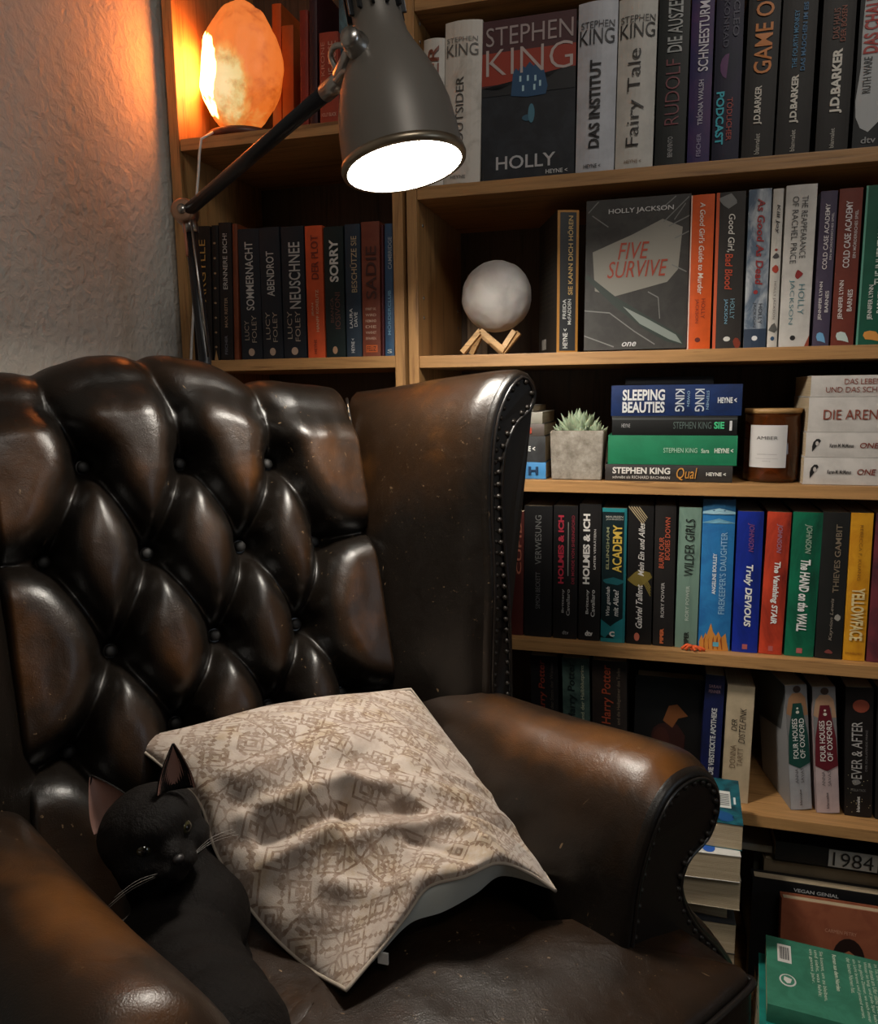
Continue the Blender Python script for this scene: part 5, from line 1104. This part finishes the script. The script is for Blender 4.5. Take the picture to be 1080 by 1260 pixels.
    mx = nt.nodes.new('ShaderNodeMix'); mx.data_type = 'RGBA'; lk(nt, fac, mx.inputs[0]); lk(nt, base, mx.inputs[6]); mx.inputs[7].default_value = (*srgb(96, 66, 40), 1)
    lk(nt, mx.outputs[2], b.inputs['Base Color'])
    b.inputs['Roughness'].default_value = .75; b.inputs['Sheen Weight'].default_value = .25
    wv2 = nd(nt, 'ShaderNodeTexNoise', Scale=240.0, Detail=2.0); lk(nt, uvn.outputs[0], wv2.inputs['Vector'])
    n3 = nd(nt, 'ShaderNodeTexNoise', Scale=14.0, Detail=5.0); lk(nt, uvn.outputs[0], n3.inputs['Vector'])
    p = bump(nt, b, wv2.outputs[0], .25, .0008); bump(nt, b, n3.outputs[0], .35, .003, p)
    return m
cu = thing('cushion', 'beige brown rug patterned cushion lying askew on the armchair seat', 'cushion', (cenp.x, cenp.y, CAMZ-.53))
off = Vector(cu.location)
def shift(G): return [[p-off for p in r_] for r_ in G]
gridmesh('printed_front', shift(cush(1)), kilim(), cu, uv=True)
BACKF = plain(srgb(112, 132, 122), .8, name='grey_green_lining')
gridmesh('plain_back', shift(cush(-1)), BACKF, cu)
eDC2 = catmull([cD, Z_(466, 1176, -.515), Z_(505, 1136, -.505), Z_(545, 1122, -.500), Z_(585, 1100, -.495), Z_(618, 1078, -.488), cC], 80)
lin = [[(eDC[i]*(1-k/8)+eDC2[i]*(k/8))+upn*(.007*math.sin(math.pi*k/8)*math.sin(math.pi*i/79))-off for k in range(9)] for i in range(80)]
gridmesh('lining_fold', lin, plain(srgb(205, 208, 200), .8, name='pale_lining'), cu)
edge_ = [p-off for p in eAB[:-1]+eBC[:-1]+eDC[::-1][:-1]+eAD[::-1]]
tube('seam', edge_, .0019, plain(srgb(150, 138, 124), .8, name='seam_thread'), cu, 8)
tg = Z_(470, 1178, -.512)-off
box('care_label', tg.x-.004, tg.x+.006, tg.y-.001, tg.y+.001, tg.z-.006, tg.z+.005, plain(srgb(200, 196, 190), .7, name='label_cloth'), cu, 0)

# ================================================================ black cat
def fur():
    m, nt, b = newmat('black_fur'); co = coords(nt)
    n = nd(nt, 'ShaderNodeTexNoise', Scale=170.0, Detail=5.0, Roughness=.7); lk(nt, coords(nt, (1, 1, .35)), n.inputs['Vector'])
    n2 = nd(nt, 'ShaderNodeTexNoise', Scale=12.0, Detail=3.0); lk(nt, co, n2.inputs['Vector'])
    lk(nt, ramp(nt, n2.outputs[0], [(.3, (.0035, .003, .0028)), (.7, (.008, .006, .005))]), b.inputs['Base Color'])
    b.inputs['Roughness'].default_value = .62; b.inputs['Specular IOR Level'].default_value = .10; b.inputs['Sheen Weight'].default_value = .012; b.inputs['Sheen Roughness'].default_value = .4; b.inputs['Sheen Tint'].default_value = (.6, .5, .42, 1)
    bump(nt, b, n.outputs[0], .9, .003); return m
FUR = fur()
Hc = at(186, 1022, .565)
hx = (Rc*.80-Uc*(-.36)-Fw*(-.50)).normalized()      # placeholder axes, refined below
face = (Rc*.62+Uc*.10-Fw*.78).normalized()
uph = (Uc*.93-Rc*.34); uph = (uph-face*uph.dot(face)).normalized()
side = uph.cross(face).normalized()                  # cat's left (image right)
def hp(s, f, u): return Hc+side*s+face*f+uph*u
cat = thing('cat', 'black cat lying between the left arm and the cushion, ears up, looking right', 'cat', (-.42, .52, CAMZ-.53))
co_ = Vector(cat.location)
bm = bmesh.new()
def blob(c, ax, r):       # ellipsoid, ax = three axes, r = three radii
    bm2 = bmesh.new(); bmesh.ops.create_icosphere(bm2, subdivisions=2 if max(r) < .03 else 3, radius=1)
    base = len(bm.verts); vm = {}
    for v in bm2.verts: vm[v] = bm.verts.new(c+ax[0]*v.co.x*r[0]+ax[1]*v.co.y*r[1]+ax[2]*v.co.z*r[2]-co_)
    for f in bm2.faces: bm.faces.new([vm[v] for v in f.verts])
    bm2.free()
HA = (side, face, uph); WA = (Vector((1,0,0)), Vector((0,1,0)), Vector((0,0,1)))
blob(hp(0, 0, .002), HA, (.0475, .045, .041))          # skull
blob(hp(0, .020, .010), HA, (.034, .030, .026))        # brow
blob(hp(.020, .020, -.014), HA, (.025, .026, .020)); blob(hp(-.020, .020, -.014), HA, (.025, .026, .020))   # cheeks
blob(hp(0, .040, -.010), HA, (.0135, .022, .012))       # nose bridge
blob(hp(.0085, .048, -.020), HA, (.0125, .0135, .0095)); blob(hp(-.0085, .048, -.020), HA, (.0125, .0135, .0095))  # whisker pads
blob(hp(0, .042, -.031), HA, (.011, .013, .008))       # chin
def chain(pts):
    for (p, r), (q_, r2) in zip(pts, pts[1:]):
        p, q_ = Vector(p), Vector(q_); n = max(2, int((q_-p).length/(min(r, r2)*.5)))
        for k in range(n+1):
            t = k/n; rr2 = r+(r2-r)*t; blob(p.lerp(q_, t), WA, (rr2, rr2, rr2))
zc = -.53
sh_ = at(228, 1110, .575); 
chain([(hp(-.004, -.018, -.022), .036), (at(215, 1085, .60), .043), (at(238, 1135, .575), .054)])                       # neck, shoulders
chain([(at(238, 1135, .575), .054), (at(212, 1180, .545), .058), (at(232, 1235, .50), .060), (at(262, 1300, .45), .062)])              # trunk towards the front of the seat
chain([(at(262, 1120, .60), .026), (at(283, 1175, .585), .020), (at(305, 1215, .565), .015), (at(326, 1238, .545), .0145)])   # near foreleg
chain([(at(245, 1160, .56), .024), (at(268, 1215, .545), .017), (at(292, 1246, .53), .0145)])   # other foreleg
for px_, py_, Y_ in ((334, 1240, .545), (300, 1250, .528)):
    p = at(px_, py_, Y_)
    for k in (-1.5, -.5, .5, 1.5): blob(p+Vector((.0062*k+.004, -.006, -.002)), WA, (.0055, .0085, .0065))
bme = bpy.data.meshes.new('cat_body'); bm.to_mesh(bme); bm.free()
body = link('body', bme, FUR, cat)
md = body.modifiers.new('r', 'REMESH'); md.mode = 'VOXEL'; md.voxel_size = .0028; md.use_smooth_shade = True
ms = body.modifiers.new('s', 'SMOOTH'); ms.factor = .6; ms.iterations = 8
bpy.context.view_layer.update()
nm_ = bpy.data.meshes.new_from_object(body.evaluated_get(bpy.context.evaluated_depsgraph_get()))
body.modifiers.clear(); body.data = nm_
for v in nm_.vertices:
    q_ = v.co*70; v.co += v.normal*noise.noise(q_)*.0008
for p_ in nm_.polygons: p_.use_smooth = True
SKIN = plain((.17, .085, .065), .55, name='ear_skin')
# ears: curved triangular shells, the hollow side facing forward
def ear(sgn, base, tip, width, depth, openv):
    e_up = (tip-base); Le = e_up.length; e_up.normalize()
    ov = (openv-e_up*openv.dot(e_up)).normalized(); sd = e_up.cross(ov).normalized()
    for nm, inset_, mat_ in (('ear', 0, FUR), ('inner_ear', .0016, SKIN)):
        G4 = []
        for i in range(15):
            t = i/14; wv_ = width*(1-t**1.5)*(1-.0*t)+.0012; row = []
            for j in range(17):
                a = -1+2*j/16; k = a*(1-inset_*30)
                row.append(base+e_up*(t*Le*(1-inset_*18)+Le*.02)+sd*(k*wv_)+ov*(-(1-a*a)*depth*(1-t*.8)+inset_*1.0)+uph*0-co_)
            G4.append(row)
        o = gridmesh(nm, G4, mat_, cat if nm == 'ear' else par_)
        if nm == 'ear':
            par_ = o; m_ = o.modifiers.new('t', 'SOLIDIFY'); m_.thickness = .0016; m_.offset = 1
ear(-1, at(143, 1010, .553), at(112, 955, .560), .0225, .012, (-Fw*.95+Rc*.10).normalized())
ear(1, at(217, 975, .565), at(213, 916, .575), .0165, .012, (-Fw*.75+Rc*.5).normalized())
# eyes, nose, whiskers
def eyem():
    m, nt, b = newmat('cat_eye'); b.inputs['Base Color'].default_value = (.03, .026, .01, 1); b.inputs['Roughness'].default_value = .05
    n = nd(nt, 'ShaderNodeTexNoise', Scale=200.0); lk(nt, coords(nt), n.inputs['Vector']); lk(nt, ramp(nt, n.outputs[0], [(.4, (.012, .011, .004)), (.6, (.03, .027, .009))]), b.inputs['Base Color']); b.inputs['Coat Weight'].default_value = 1; return m
EYE = eyem()
for s_ in (-1, 1):
    c = hp(.0185*s_, .0378, .002)
    ball = lathe('eye', [(.0072*math.sin(math.pi*k/16), .0072*math.cos(math.pi*k/16)) for k in range(17)], EYE, cat, 24, Matrix.Translation(c-co_))
    d_ = (face+side*.30*s_).normalized()
    lathe('pupil', [(0, .0006), (.0024, .0003), (.0030, 0)], plain((.001, .001, .001), .1, name='pupil'), ball, 16, Matrix.Translation(c+d_*.0071-co_) @ d_.to_track_quat('Z', 'Y').to_matrix().to_4x4())
bm = bmesh.new(); bmesh.ops.create_icosphere(bm, subdivisions=2, radius=1)
for v in bm.verts: v.co = hp(v.co.x*.0055, .0605+v.co.y*.004, -.0125+v.co.z*.0040)-co_
fromb('nose', bm, plain((.008, .006, .006), .5, name='nose_skin'), cat, True)
wm = plain((.20, .18, .16), .4, name='whisker')
for s_ in (-1, 1):
    for k in range(3):
        a = hp(.013*s_, .053-.002*k, -.019-.0015*k); b_2 = hp((.055+.006*(k % 3))*s_, .050-.012*k, -.018-.009*k)
        tube('whisker', [a-co_, (a+b_2)/2+uph*.004-co_, b_2-co_], .00016, wm, cat, 5, 8)

# stitching along the seams of the buttoned back, worn pale
bm = bmesh.new()
for k in range(46):
    b = -.07+.46*k/46+random.uniform(-.002, .002); a = AR-.004
    p = cl(OB+ub*(a-.002)+wb*b+Nb*.0145); d = wb*.0022
    for s_ in (-1, 1):
        pass
    vs = [bm.verts.new(p+d*x+ub*y*.0006+Nb*z) for x in (-1, 1) for y in (-1, 1) for z in (0, .0012)]
    for q_ in ((0,1,3,2), (4,6,7,5), (0,4,5,1), (2,3,7,6), (0,2,6,4), (1,5,7,3)): bm.faces.new([vs[i] for i in q_])
st_ = fromb('stitching', bm, plain(srgb(150, 130, 104), .7, name='worn_thread'), CH); st_['kind'] = 'stuff'
# frayed orange ribbon lying on the fourth shelf
rb = thing('ribbon', 'small frayed orange ribbon tip lying before the blue hardcover on the shelf', 'ribbon', tuple(at(852, 795, 1.168)[:2])+(Z4,))
for k, (dx, dy) in enumerate(((-.016, .001), (-.010, -.002), (.012, -.001), (.018, .002), (.004, -.004), (-.003, .0))):
    tube('strand', [(0, .002, .0065), (dx*.5, dy, .0085-.001*k), (dx, dy-.001, .0022)], .0022, plain(srgb(214, 84, 30), .7, name='orange_thread'), rb, 7, 8)
